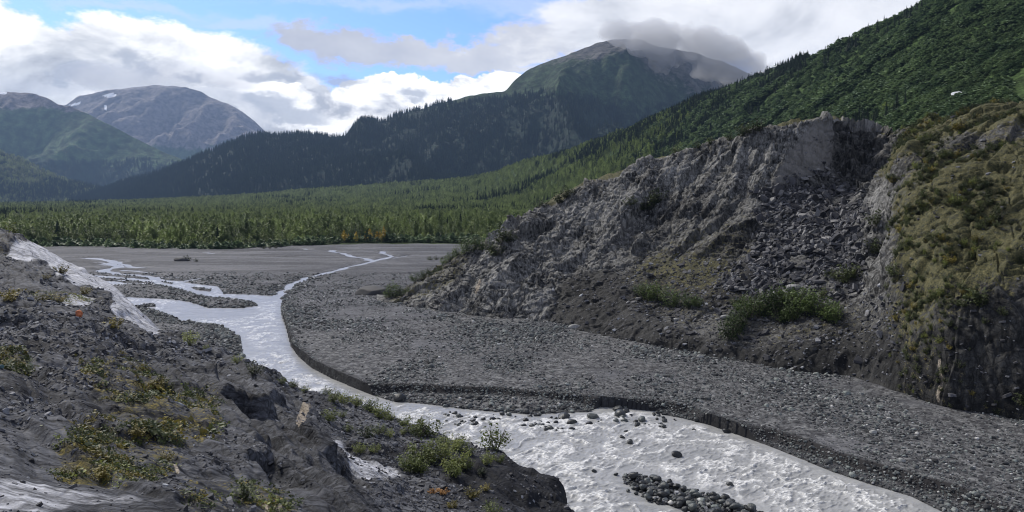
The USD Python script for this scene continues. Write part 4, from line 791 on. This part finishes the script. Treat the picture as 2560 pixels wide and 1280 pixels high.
dn = vis * np.clip(1 - 1.0 * pale - .8 * smooth_rock - .7 * earth - .55 * moss, .02, 1) * (.04 + .96 * patchy) / np.maximum(Yl, 10) ** 1.25
pos, nn = surf_sampler(Pl, 27000, dn, 17); n = len(pos)
size = np.clip(np.exp(rng.normal(-2.5, .55, n)), .03, .6) * np.clip(pos[:, 1] / 30, .8, 2.0)
nj = nn + rng.normal(0, .28, (n, 3)); nj /= np.linalg.norm(nj, axis=1, keepdims=True)
qs = quat_mul(quat_to(nj), quat_z(rng.uniform(0, 2 * np.pi, n))); o = np.argsort(-size / pos[:, 1]); rest = o[300:]
pos = pos + nn * size[:, None] * .06
instancer('slate_scree', K_slate, pos[rest], size[rest], qs[rest], rng.integers(0, 6, len(rest)), 'small dark slate chips strewn over the near rock slope', 'slate chips')
for i in o[:300]:
    nb = nj[i]; low = pix(pos[i])[0] > 800
    place('slate', K_slate[rng.integers(6)], pos[i], size[i], rng.uniform(0, 360), (math.degrees(math.atan2(-nb[1], nb[2])), math.degrees(math.atan2(nb[0], nb[2]))),
          'angular dark slate piece lying on the low shrubby bench above the river' if low else 'angular dark slate slab lying loose on the near left slope', 'slate', 'slates on the bench' if low else 'slates on the left slope', single=True)
mdn = vis * np.clip(moss - .25, 0, 1) * sstep(fbm(P0 / 1.3, 4, 95), .46, .6) / np.maximum(Yl, 8) ** 1.6
pos, nn = surf_sampler(Pl, 1500, mdn, 18); n = len(pos)
instancer('moss_mat', K_tuft, pos, np.exp(rng.normal(-1.5, .4, n)) * np.clip(pos[:, 1] / 22, .7, 1.6), quat_mul(quat_to(nn), quat_z(rng.uniform(0, 6.28, n))), rng.choice(4, n, p=[.14, .12, .64, .10]), 'yellow green moss and low herbs growing on the near slope', 'moss')

# ------------------------------------------------------------------ scree of slabs under the pale rock face
sd = scree * sstep(fbm(Po / 2.5, 3, 97), .30, .5); sd = sd[:NF]
pos, nn = surf_sampler(Po2[:NF], 7000, sd + .03 * debris[:NF], 19); n = len(pos)
size = np.clip(np.exp(rng.normal(-.62, .5, n)), .2, 2.1); nj = nn + rng.normal(0, .45, (n, 3)); nj /= np.linalg.norm(nj, axis=1, keepdims=True)
pos = pos + nn * size[:, None] * .16; o = np.argsort(-size / pos[:, 1]); rest = o[300:]
qs = quat_mul(quat_to(nj), quat_z(rng.uniform(0, 6.28, n)))
instancer('scree', K_scree, pos[rest], size[rest], qs[rest], rng.integers(0, 6, len(rest)), 'smaller broken slabs of the scree chute in the outcrop', 'scree')
for i in o[:300]:
    nb = nj[i]
    place('scree_slab', K_scree[rng.integers(6)], pos[i], size[i], rng.uniform(0, 360), (math.degrees(math.atan2(-nb[1], nb[2])), math.degrees(math.atan2(nb[0], nb[2]))),
          'broken grey slab in the scree chute below the smooth pale rock face', 'rock slab', 'broken slabs in the scree chute', single=True)
# talus at the foot of the bank and loose stones over the debris slope
pos, nn = surf_sampler(Po2[:NF], 6000, (.8 * debris + .35 * earthbank + .15 * wallface)[:NF] + .04 * frontrow[:NF], 23); n = len(pos)
instancer('talus', K_slate, pos, np.clip(np.exp(rng.normal(-1.25, .5, n)), .1, 1.2), stone_quats(n), rng.integers(0, 6, n), 'loose stones on the earth bank and debris slope of the outcrop', 'talus')

# ------------------------------------------------------------------ forest on the valley floor and the hillside
X, Y = scatter_plan(76000, 372, 2700, 0.35)
edge = np.interp(1280 + FPX * X / Y, [-60, 200, 420, 560, 700, 900, 1160, 1250, 1400, 1700, 2640], [352, 366, 345, 342, 362, 392, 392, 345, 300, 260, 225])
Y2 = rng.uniform(225, 372, 9000); X2 = (rng.uniform(-60, 1900, 9000) - 1280) / FPX * Y2
edge2 = np.interp(1280 + FPX * X2 / Y2, [-60, 200, 420, 560, 700, 900, 1160, 1250, 1400, 1700, 2640], [352, 366, 345, 342, 362, 392, 392, 345, 300, 260, 225])
X, Y, edge = np.r_[X2, X], np.r_[Y2, Y], np.r_[edge2, edge]; px_ = 1280 + FPX * X / Y
behind = Y - edge; k = behind > rng.uniform(0, 4, len(X)); X, Y, px_, behind = X[k], Y[k], px_[k], behind[k]
z = hz(X, Y); pyt = HOR + FPX * (EYE - z) / Y
alder_zone = sstep(px_, 1560, 1800) * sstep(z, 30, 70) ; k = rng.uniform(0, 1, len(X)) > alder_zone; X, Y, px_, behind, z = X[k], Y[k], px_[k], behind[k], z[k]
spr = fbm(np.stack([X / 90, Y / 130, 0 * X], -1), 4, 61) + .05 * rng.normal(0, 1, len(X)); dark_belt = sstep(px_, 900, 1150) * sstep(behind, 40, 70) * (1 - sstep(behind, 260, 420))
is_spruce = (spr + .13 * dark_belt + .10 * sstep(z, 40, 110) > .71) & (behind > 14)
is_bush = behind < rng.uniform(3, 22, len(X)); hgt = rng.normal(1, .16, len(X)).clip(.6, 1.5)
hgt *= np.where(is_spruce, 1.02, 1.0) * (1 + .25 * sstep(Y, 900, 2200)) * .88 * (.55 + .45 * sstep(behind, 5, 30))
hgt = np.where(is_bush, rng.uniform(.6, 1.15, len(X)), hgt)
yel = (np.abs(px_ - 905) < 56) & (behind < 20) & (rng.uniform(0, 1, len(X)) < .42)
kindix = np.where(yel, 8 + rng.integers(0, 2, len(X)), np.where(is_bush, 10 + rng.integers(0, 4, len(X)), np.where(is_spruce, rng.integers(0, 4, len(X)), 4 + rng.integers(0, 4, len(X)))))
KT = K_spruce + K_cotton + K_yellow + K_bush
pos = np.stack([X, Y, z - .1], 1); shown = (px_ > -20) & (px_ < 1420); o = np.argsort(np.where(shown, behind + 400 * is_bush + .06 * Y, 1e6)); front, rest = o[:300], o[300:]
sc = np.stack([hgt * rng.uniform(.85, 1.25, len(X)), hgt * rng.uniform(.85, 1.25, len(X)), hgt], 1)
instancer('forest', KT, pos[rest], sc[rest], quat_z(rng.uniform(0, 6.28, len(rest))), kindix[rest], 'green forest of young cottonwood and spruce covering the valley floor', 'forest')
tn = {0: ('spruce_tree', 'spruce'), 1: ('cottonwood_tree', 'cottonwood'), 2: ('yellow_tree', 'yellow autumn tree'), 3: ('alder_bush', 'alder bush')}
for i in front:
    t = 0 if kindix[i] < 4 else 1 if kindix[i] < 8 else 2 if kindix[i] < 10 else 3
    lab = ['dark pointed spruce at the front edge of the valley forest', 'green slender cottonwood at the front edge of the valley forest', 'golden yellow young tree at the forest edge behind the gravel plain', 'low rounded alder bush fringing the forest edge'][t]
    place(tn[t][0], KT[kindix[i]], pos[i], sc[i], rng.uniform(0, 360), (0, 0), lab, 'tree' if t < 3 else 'bush', ['spruces at the forest edge', 'cottonwoods at the forest edge', 'yellow trees at the forest edge', 'alders at the forest edge'][t])

# brush of the right hillside
N = 44000; Y = np.exp(rng.uniform(np.log(175), np.log(1250), N)); px_ = rng.uniform(1400, 2640, N); X = (px_ - 1280) / FPX * Y; z = hz(X, Y)
k = (z > 24) & (rng.uniform(0, 1, N) < sstep(px_ + .25 * z, 1560, 1760)); bare = inpoly([(2510, 250), (2530, 190), (2590, 150), (2640, 140), (2640, 260), (2560, 270)], px_, HOR + FPX * (EYE - z) / Y); k &= ~bare
X, Y, z, px_ = X[k], Y[k], z[k], px_[k]; n = len(X)
lumps = fbm(np.stack([X / 28, Y / 28, 0 * X], -1), 3, 63); s = rng.uniform(.6, 1.25, n) * np.clip(Y / 420, .75, 1.7) * (.5 + .8 * sstep(lumps, .35, .65))
instancer('hillside_brush', K_bush, np.stack([X, Y, z - .4], 1), np.stack([s * 1.1, s * 1.1, s * rng.uniform(.6, 1.0, n)], 1), quat_z(rng.uniform(0, 6.28, n)), rng.integers(0, 4, n), 'dense green alder brush covering the steep right hillside', 'brush')
# dark spruce belt below the skyline
N = 24000; Y = np.exp(rng.uniform(np.log(500), np.log(2000), N)); px_ = rng.uniform(1380, 2020, N); X = (px_ - 1280) / FPX * Y; z = hz(X, Y); py_ = HOR + FPX * (EYE - z) / Y
sky_py = np.interp(px_, [1340, 1480, 1660, 1780, 1900, 2000, 2200], [403, 364, 292, 253, 212, 165, 70])
k = (py_ - sky_py < rng.uniform(0, 1, N) ** 1.5 * np.interp(px_, [1380, 1600, 1800, 2020], [60, 125, 120, 30])) & (fbm(np.stack([X / 70, Y / 70, 0 * X], -1), 3, 66) > .40); X, Y, z = X[k], Y[k], z[k]; n = len(X); s = rng.uniform(.6, 1.2, n)
instancer('skyline_spruce_belt', K_spruce, np.stack([X, Y, z - .5], 1), np.stack([s * 1.2, s * 1.2, s], 1), quat_z(rng.uniform(0, 6.28, n)), rng.integers(0, 4, n), 'dark spruce belt below the skyline of the right hillside', 'forest')
# spruces standing on the hillside: along the skyline and in a belt above the outcrop
sk = []
for px in np.r_[rng.uniform(1480, 1990, 190), rng.uniform(1990, 2340, 60)]:
    a = (px - 1280) / FPX; Ys = np.linspace(500, 2000, 300); zz = hz(a * Ys, Ys); j = np.argmin(HOR + FPX * (EYE - zz) / Ys); yy = Ys[j] * rng.uniform(.93, 1.0) - rng.uniform(0, 20); sk.append((a * yy, yy))
for px in rng.uniform(1760, 2180, 50):
    yy = rng.uniform(300, 520); sk.append(((px - 1280) / FPX * yy, yy))
for X_, Y_ in sk:
    far_ = Y_ > 560
    place('hill_spruce', K_spruce[rng.integers(4)], (X_, Y_, float(hz(np.array([X_]), np.array([Y_]))[0]) - .5), rng.uniform(.7, 1.25) * (1.0 if far_ else .9), rng.uniform(0, 360), (0, 0),
          'dark spruce standing along the skyline ridge of the right hillside' if far_ else 'dark spruce growing in the brush just above the outcrop crest', 'tree', 'spruces on the hillside skyline' if far_ else 'spruces above the outcrop')
# woods of the mountains
def clothe(name, P, n, seed, hmin, hmax, zmax, label, front=True, thin=0.5, kinds=None):
    rg = np.random.default_rng(seed); r, c = P.shape[:2]; u, v = rg.uniform(0, r - 1.001, n), rg.uniform(0, c - 1.001, n); i, j = u.astype(int), v.astype(int); fu, fv = (u - i)[:, None], (v - j)[:, None]
    p = P[i, j] * (1 - fu) * (1 - fv) + P[i + 1, j] * fu * (1 - fv) + P[i, j + 1] * (1 - fu) * fv + P[i + 1, j + 1] * fu * fv
    q, _ = pix(p); ok = (p[:, 2] < zmax + 160 * (fbm(p / 260, 3, seed) - .5)) & (q > -40) & (q < 2300) & (fbm(p / 120, 3, seed + 5) > thin - .28 * rg.uniform(0, 1, n))
    p = p[ok]; m = len(p); h = rg.uniform(hmin, hmax, m) / 12
    instancer(name, kinds or K_spruce, p - [0, 0, 1.0], np.stack([h * 1.25, h * 1.25, h], 1), quat_z(rg.uniform(0, 6.28, m)), rg.integers(0, 4, m), label, 'forest')
clothe('mountain_spruce_wood', P_mid, 34000, 1, 17, 30, 520, 'dark spruce wood covering the lower slopes of the central mountain')
clothe('ridge_spruce_wood', P_low, 3500, 2, 20, 34, 110, 'spruce wood low on the ridge at the far left')
clothe('ridge_cottonwood', P_low, 5000, 6, 14, 24, 2000, 'wood on the crest of the low far left ridge, lighter leaf colour standing for sunlight', kinds=K_cotton)  # sunlight on the ridge crest is put into the lighter tree colour
clothe('left_mountain_wood', P_left, 9000, 3, 18, 32, 330, 'dark spruce wood at the foot of the left mountain', thin=.55)
clothe('spur_spruce_wood', P_spur, 7000, 4, 14, 24, 2000, 'dark spruce wood on the spur between mountain and hillside')

# ------------------------------------------------------------------ shrubs that the photograph shows one by one: column, foot row, height in pixels
l_tree = cKDTree(np.stack([pxl.ravel(), pyl.ravel()], 1)); Plf = Pl.reshape(-1, 3)
def on_slope(px, py):
    d, i = l_tree.query((px, py), k=24); ok = d < max(3.0, d.min() + 1.5); c = Plf[i[ok]]; return c[np.argmin(c[:, 1])]
def shrubs(rows, where, kinds, name, cat, h0, label, group):
    words = 'first second third fourth fifth sixth seventh eighth ninth tenth eleventh twelfth thirteenth fourteenth fifteenth sixteenth'.split(); rows = sorted(rows); plainlabel = label
    for nth, (px, py, hp) in enumerate(rows):
        if group: label = f'{words[nth]} from left: {plainlabel}'
        p = on_slope(px, py) if where == 'slope' else on_outcrop(px, py)[0][0] if where == 'outcrop' else onplane(px, py, .2)
        s = hp / FPX * p[1] / h0 * (1.3 if where == 'slope' else 1.5)
        place(name, kinds[rng.integers(len(kinds))], p - [0, 0, .04], (s * rng.uniform(1.0, 1.25), s * rng.uniform(1.0, 1.25), s), rng.uniform(0, 360), (0, 0), label, cat, group)
shrubs([(812, 985, 22), (830, 1003, 34), (860, 1008, 35), (890, 1016, 32), (925, 1028, 38), (955, 1046, 44), (975, 1050, 26), (1010, 1062, 24), (1032, 1078, 44), (1048, 1092, 38), (1072, 1088, 50)], 'slope', K_shrub, 'river_shrub', 'shrub', 1.6, 'leafy shrub in the row along the river edge of the low bench', 'shrubs along the bench edge')
shrubs([(1105, 1118, 36), (1128, 1122, 42), (1155, 1128, 42), (1178, 1135, 22), (1062, 1150, 62), (1032, 1178, 56), (1050, 1180, 50), (1085, 1152, 50), (1120, 1170, 34), (1150, 1166, 46), (1135, 1186, 46), (1112, 1146, 40), (1165, 1172, 30), (1015, 1165, 30)], 'slope', K_shrub, 'bench_shrub', 'shrub', 1.6, 'bushy green shrub in the dense clump on the low bench', 'shrubs clumped on the bench')
for row, lab in [((1236, 1122, 60), 'tall twiggy shrub standing alone at the tip of the low bench'), ((1215, 1157, 30), 'small shrub below the tall twiggy shrub at the bench tip'), ((1245, 1152, 26), 'low shrub right at the crumbling bench edge'), ((1206, 1182, 20), 'tiny shrub above the dark eroded bank'),
                 ((822, 1052, 38), 'rounded shrub on gravel below the river edge row'), ((870, 1076, 20), 'small shrub on open gravel of the bench'), ((914, 1094, 34), 'upright dark shrub on the open bench gravel'), ((947, 1082, 28), 'bright green shrub on bench gravel left of a pair'), ((970, 1092, 24), 'low shrub touching the bright green bench shrub'),
                 ((900, 1130, 26), 'shrub just above the blue grey rock slab'), ((936, 1128, 24), 'small shrub right of the one above the blue slab'), ((858, 1042, 18), 'tiny shrub beside the rounded gravel shrub'), ((636, 932, 34), 'dark green shrub on the skyline of the near slope over water'), ((476, 862, 38), 'dense shrub at the foot of the long pale rock'),
                 ((594, 908, 22), 'small shrub on the slope edge above the gravel shore'), ((546, 888, 18), 'low yellowish shrub on the slope edge'), ((516, 872, 16), 'low shrub right of the dense shrub by the pale rock'), ((706, 957, 18), 'thin shrub on the bank where the river narrows'), ((735, 968, 20), 'low shrub right of the thin bank shrub'), ((760, 978, 20), 'yellow green shrub on the bank above the water'),
                 ((612, 1242, 50), 'dark green shrub low on the near mossy slope'), ((1232, 1292, 46), 'shrub at the bottom edge of the bench near the earth bank'), ((1010, 1085, 16), 'tiny shrub in front of the bench edge row')]:
    shrubs([row], 'slope', K_shrub if 'dark' not in lab else K_dsh, 'shrub', 'shrub', 1.6, lab, None)
for row, lab in [((22, 752, 32), 'yellow green bush at the left edge on the dark ledge'), ((157, 682, 24), 'small golden bush beside the upper pale rock'), ((285, 822, 32), 'yellow green bush below the pale rock band'), ((100, 756, 20), 'sparse yellow herb on the dark ledge'), ((150, 752, 18), 'sparse golden herb left of the ledge boulder'), ((212, 734, 20), 'small yellow herb under the pale rock face'), ((116, 694, 14), 'tiny golden herb on dark scree'),
                 ((1180, 1242, 28), 'bright yellow tuft on the gravel near the earth bank'), ((1215, 1222, 16), 'pale yellow grass tuft above the dark bank'), ((1136, 1268, 20), 'yellow green tuft at the bottom of the bench'), ((250, 1190, 32), 'yellow leafy herb patch on the near mossy slope'), ((175, 1185, 30), 'golden leafy herb patch at the lower left slope'), ((340, 1090, 28), 'olive herb patch in the middle of the near slope'), ((395, 970, 26), 'small yellow herb patch high on the mossy slope'), ((415, 1150, 26), 'golden herb beside the mossy rock step')]:
    shrubs([row], 'slope', K_ysh, 'yellow_shrub', 'herb', 1.3, lab, None)
for row, lab in [((1110, 1232, 16), 'rusty orange tuft on the gravel, right of its paler twin'), ((1085, 1232, 14), 'small rusty tuft left of a larger orange tuft')]:
    shrubs([row], 'slope', K_orange, 'rusty_tuft', 'herb', 1.0, lab, None)
shrubs([(1620, 752, 36), (1650, 757, 38), (1680, 768, 38), (1718, 772, 32), (1745, 772, 26), (1600, 742, 24)], 'outcrop', K_lush, 'debris_shrub', 'shrub', 1.6, 'green shrub in the left row on the debris slope', 'left shrubs on the debris slope')
shrubs([(1825, 848, 44), (1840, 830, 44), (1855, 812, 44), (1872, 795, 44), (1900, 786, 50), (1930, 780, 52), (1960, 778, 58), (1990, 780, 60), (2018, 785, 54), (2046, 794, 48), (2072, 800, 42), (2090, 808, 42), (1848, 776, 32), (1875, 775, 36), (1950, 800, 36), (1985, 800, 36)], 'outcrop', K_lush, 'bank_shrub', 'shrub', 1.6, 'lush green shrub grown together in the big thicket above the earth bank', 'thicket above the earth bank')
shrubs([(2100, 702, 36), (2122, 692, 30), (2080, 700, 24), (2190, 560, 30), (2170, 620, 30), (2060, 745, 20), (2260, 700, 24)], 'outcrop', K_dsh, 'gully_shrub', 'shrub', 1.4, 'dark shrub in the gully beside the scree chute', 'dark shrubs by the scree chute')
shrubs([(1258, 618, 34), (1240, 640, 28), (1228, 632, 20), (1275, 612, 22)], 'outcrop', K_dsh, 'ledge_shrub', 'shrub', 1.4, 'dark green bush on the lower left shoulder of the outcrop', 'bushes on the outcrop shoulder')
shrubs([(1622, 508, 26), (1640, 502, 28), (1575, 518, 18), (1605, 512, 20)], 'outcrop', K_dsh, 'face_shrub', 'shrub', 1.4, 'dark bush clinging to the middle of the grey rock face', 'bushes on the grey rock face')
shrubs([(1412, 492, 24), (1395, 500, 22), (1548, 432, 14), (1690, 384, 16), (1780, 366, 16), (1828, 354, 16), (1862, 346, 22), (1880, 342, 20), (1902, 334, 26), (1350, 520, 18), (1960, 300, 10), (1745, 375, 14)], 'outcrop', K_dsh, 'crest_shrub', 'shrub', 1.4, 'dark low bush on the skyline crest of the grey outcrop', 'bushes on the outcrop crest')
shrubs([(1040, 708, 20), (1058, 696, 22), (1076, 686, 22), (1096, 676, 20), (1114, 664, 20), (1132, 655, 20), (1150, 648, 26), (1168, 640, 30), (1186, 630, 32), (1202, 622, 30), (985, 735, 32), (1000, 738, 26), (970, 742, 22), (1015, 730, 20)], 'outcrop', K_lush, 'foot_shrub', 'shrub', 1.6, 'green shrub on the left tail of the outcrop beside the plain', 'shrubs on the outcrop tail')
shrubs([(1075, 652, 9), (1090, 651, 9), (1108, 650, 8), (1122, 648, 9), (660, 623, 6), (675, 622, 8), (690, 622, 7), (490, 656, 8)], 'plain', K_dsh, 'plain_shrub', 'shrub', 1.4, 'small low shrub standing out on the flat gravel plain', 'shrubs on the gravel plain')
shrubs([(468, 654, 13)], 'plain', K_dsh, 'mound_shrub', 'shrub', 1.4, 'small dark shrub beside the dark mound on the gravel plain', None)
# scrub growing all over the mossy cliff
cl = np.clip(buttmoss + .5 * rimgrass + .25 * butt * (1 - wallface), 0, 1)[:NF] * (ox[:NF] > 2200) * (ox[:NF] < 2600)
pos, nn = surf_sampler(Po2[:NF], 1900, cl * sstep(fbm(Po[:NF] / 5, 3, 98), .42, .58), 29); n = len(pos)
s = np.exp(rng.normal(-.95, .4, n)); o = np.argsort(-s / pos[:, 1]); KC = K_dsh + K_ysh[:2] + K_shrub[:1]
kc = rng.choice(len(KC), n, p=[.28, .26, .26, .05, .05, .10])
instancer('cliff_scrub', KC, pos[o[90:]], s[o[90:]], quat_z(rng.uniform(0, 6.28, n - 90)), kc[o[90:]], 'low olive scrub and moss covering the shaded cliff on the right', 'scrub')
for i in o[:90]:
    place('cliff_shrub', KC[kc[i]], pos[i], s[i], rng.uniform(0, 360), (0, 0), 'olive shrub growing on the steep mossy cliff at the right', 'shrub', 'shrubs on the mossy cliff')
# thin saplings on the skyline of the left rock
for px, py, hp, lab in [(22, 592, 46, 'thin leafy sapling on the top left skyline of the near rock'), (38, 590, 26, 'short sapling right of the thin leafy sapling on the skyline')]:
    pth = W + numbered('sapling'); x = UsdGeom.Xform.Define(stage, pth); p = on_slope(px, py); h = hp / FPX * p[1]
    x.AddTranslateOp().Set(Gf.Vec3d(*map(float, p))); tag(x.GetPrim(), lab, 'sapling')
    rg = np.random.default_rng(px); tips = [(rg.uniform(-.3, .3) * h, rg.uniform(-.2, .2) * h, h * rg.uniform(.7, 1)) for _ in range(4)]
    usdkit.mesh(stage, pth + '/stem', join(*[limb((0, 0, -.3), t, .035, .012, 4) for t in tips]), m_bark)
    c = np.vstack([np.array(t) * rg.uniform(.35, 1.05, (16, 1)) + rg.normal(0, .10, (16, 3)) for t in tips]); usdkit.mesh(stage, pth + '/foliage', leaves(rg, c, .26, .8), m_shrub)

# single rocks of note
m_tan = plain_material('orange_rock', (.42, .13, .05)); m_mud = plain_material('dark_mud', (.032, .032, .034)); m_palerock = plain_material('pale_boulder', (.24, .24, .23)); m_wood = plain_material('driftwood', (.10, .09, .075)); m_snow = plain_material('old_snow', (.5, .52, .53)); m_teal = plain_material('teal_rock', (.06, .12, .13))
def lone(name, p, size, mat, label, cat, seed, sub=3, tilt=(0, 0), rz=0, sink=.25):
    v, f = stone(seed, sub, .9); v = v + .05 * (fbm(v * 5, 3, seed)[:, None] - .5); m = usdkit.mesh(stage, W + numbered(name), (v * np.array(size), f), mat, smooth=35)
    x = UsdGeom.Xformable(m); x.AddTranslateOp().Set(Gf.Vec3d(*map(float, np.array(p) + [0, 0, size[2] * (.5 - sink)]))); x.AddRotateXYZOp().Set(Gf.Vec3f(*map(float, tilt), float(rz))); tag(m.GetPrim(), label, cat)
p = on_slope(199, 792); u = p[1] / FPX
lone('orange_rock', p, (20 * u, 14 * u, 24 * u), m_tan, 'bright orange rust stained rock standing on the dark left slope', 'rock', 801, sink=.15)
lone('orange_rock', p + [3.5 * u, -.15, 0], (15 * u, 10 * u, 13 * u), m_tan, 'lower orange rust stained rock leaning on the upright one', 'rock', 803, sink=.2)
p = on_slope(2, 920); u = p[1] / FPX; lone('teal_rock', p, (16 * u, 14 * u, 14 * u), m_teal, 'blue green stone at the left frame edge beside yellow moss', 'rock', 805)
p = onplane(932, 738, .3); u = p[1] / FPX; lone('mud_mound', p, (92 * u, 70 * u, 60 * u), m_mud, 'dark earth mound at the left tip of the outcrop on the plain', 'mound', 807, sink=.52)
p = onplane(452, 655, .1); u = p[1] / FPX; lone('dark_mound', p, (42 * u, 40 * u, 16 * u), m_mud, 'small black mound alone on the far gravel plain', 'mound', 809, sink=.2)
for px, py, w, lab, sd_ in [(1440, 830, 34, 'pale grey boulder at the foot of the dark earth bank', 811), (1816, 802, 26, 'pale boulder beside the thicket above the earth bank', 813), (1690, 806, 20, 'pale stone on the debris slope under the left shrubs', 815), (1795, 806, 14, 'small pale stone left of the thicket boulder', 817), (1985, 722, 40, 'large pale slab at the foot of the scree chute', 819), (2105, 960, 16, 'round grey stone at the foot of the bank near mossy cliff', 821)]:
    p = on_outcrop(px, py)[0][0]; u = p[1] / FPX; lone('pale_boulder', p, (w * u, w * .8 * u, w * .6 * u), m_palerock, lab, 'boulder', sd_, 2)
p = on_slope(1302, 1152); u = p[1] / FPX
m = usdkit.mesh(stage, W + 'driftwood_log', join(limb((-.5, 0, .1), (.45, .05, .22), .075, .10, 8), limb((.2, .02, .2), (.5, .3, .3), .05, .03, 6)), m_wood, smooth=40); x = UsdGeom.Xformable(m); x.AddTranslateOp().Set(Gf.Vec3d(*map(float, p + [.3, .1, 0]))); x.AddScaleOp().Set(Gf.Vec3f(1.2)); tag(m.GetPrim(), 'short driftwood log jutting from the bench bank over the water', 'log')
a = (2392 - 1280) / FPX; Ys = np.linspace(160, 620, 400); zz = hz(a * Ys, Ys); j = np.argmin(np.abs(HOR + FPX * (EYE - zz) / Ys - 247)); Yj = Ys[j]
lone('snow_patch', (a * Yj, Yj, zz[j] + 1.9), (4.2, 5.6, .8), m_snow, 'small white patch of old snow on the green right hillside', 'snow patch', 823, tilt=(25, -20), sink=.3)

# ------------------------------------------------------------------ valley air
hzb = np.array([[-7000, -400, -4], [8000, -400, -4], [8000, 11800, -4], [-7000, 11800, -4]], float)
m_haze = (lambda g: g.build(W + 'Looks/haze', volume=g('principled_volume', 'volume', color=(.45, .66, 1.0), density=3.0e-5, anisotropy=0.2)))(NG())
hb = trimesh.creation.box(bounds=[[-7000, -400, -3.6], [8000, 11800, 1620]])
hm = usdkit.mesh(stage, W + 'haze', hb, m_haze); tag(hm.GetPrim(), kind='stuff', label='thin blue valley air', cat='haze')

# ------------------------------------------------------------------ clouds resting on the summits
import manifold3d as m3
def cloud(name, blobs, depth, density, seed, label, edge=30.0, rag=0.9, grain=210.0):
    C = np.array([world(px, py, depth + dy) for px, py, r, dy in blobs]); R_ = np.array([r for _, _, r, _ in blobs], float); o = C.mean(0); sc = np.array([1.35, 1.0, 0.62])
    lo, hi = (C - R_[:, None] * sc * 1.5).min(0), (C + R_[:, None] * sc * 1.5).max(0); n = np.ceil((hi - lo) / edge).astype(int) + 2
    G = [lo[k] + edge * np.arange(n[k]) for k in range(3)]; X, Y, Z = np.meshgrid(*G, indexing='ij'); p = np.stack([X, Y, Z], -1); val = np.full(X.shape, -9.0)
    for c, r in zip(C, R_): val = np.maximum(val, 1 - np.sqrt((((p - c) / (r * sc)) ** 2).sum(-1)))
    val += rag * (fbm((p - o) / grain + 40, 5, seed) - 0.5)
    val[[0, -1]] = -1; val[:, [0, -1]] = -1; val[:, :, [0, -1]] = -1
    f = RegularGridInterpolator(G, val, bounds_error=False, fill_value=-1.0, method='linear'); flat = val.ravel(); ny, nz = n[1], n[2]
    def at(x, y, z):
        a, b, c = (x - lo[0]) / edge, (y - lo[1]) / edge, (z - lo[2]) / edge; i, j, k = int(a), int(b), int(c)
        if i < 0 or j < 0 or k < 0 or i >= n[0] - 1 or j >= ny - 1 or k >= nz - 1: return -1.0
        a -= i; b -= j; c -= k; q = (i * ny + j) * nz + k
        m00 = flat[q] * (1 - c) + flat[q + 1] * c; m01 = flat[q + nz] * (1 - c) + flat[q + nz + 1] * c; q += ny * nz
        m10 = flat[q] * (1 - c) + flat[q + 1] * c; m11 = flat[q + nz] * (1 - c) + flat[q + nz + 1] * c
        return float((m00 * (1 - b) + m01 * b) * (1 - a) + (m10 * (1 - b) + m11 * b) * a)
    M = m3.Manifold.level_set(at, [*map(float, lo), *map(float, hi)], edge, 0.0); me = M.to_mesh()
    mat = (lambda g: g.build(W + 'Looks/' + name + '_vapour', volume=g('principled_volume', 'volume', color=(1.0, 1.0, 1.0), density=density, anisotropy=0.0)))(NG())
    m = usdkit.mesh(stage, W + name, (np.array(me.vert_properties[:, :3], float), np.array(me.tri_verts)), mat); tag(m.GetPrim(), label, 'cloud', None, 'stuff')
cloud('summit_cloud', [(1560, 82, 85, -80), (1610, 96, 125, -160), (1665, 106, 150, -200), (1730, 120, 160, -220), (1795, 138, 150, -220), (1855, 160, 125, -200), (1905, 186, 90, -180), (1960, 190, 70, -50)], 4060, .0072, 5, 'grey cloud wrapped round the summit of the central mountain', 20.0, 2.3, 120.0)
cloud('mountain_cloud', [(x, 190 + 8 * math.sin(x / 40), 230 + 40 * math.sin(x / 31), -300 + 100 * math.sin(x)) for x in range(215, 600, 42)], 9600, .0012, 9, 'pale cloud lying along the top of the bare mountain at left', 55.0)
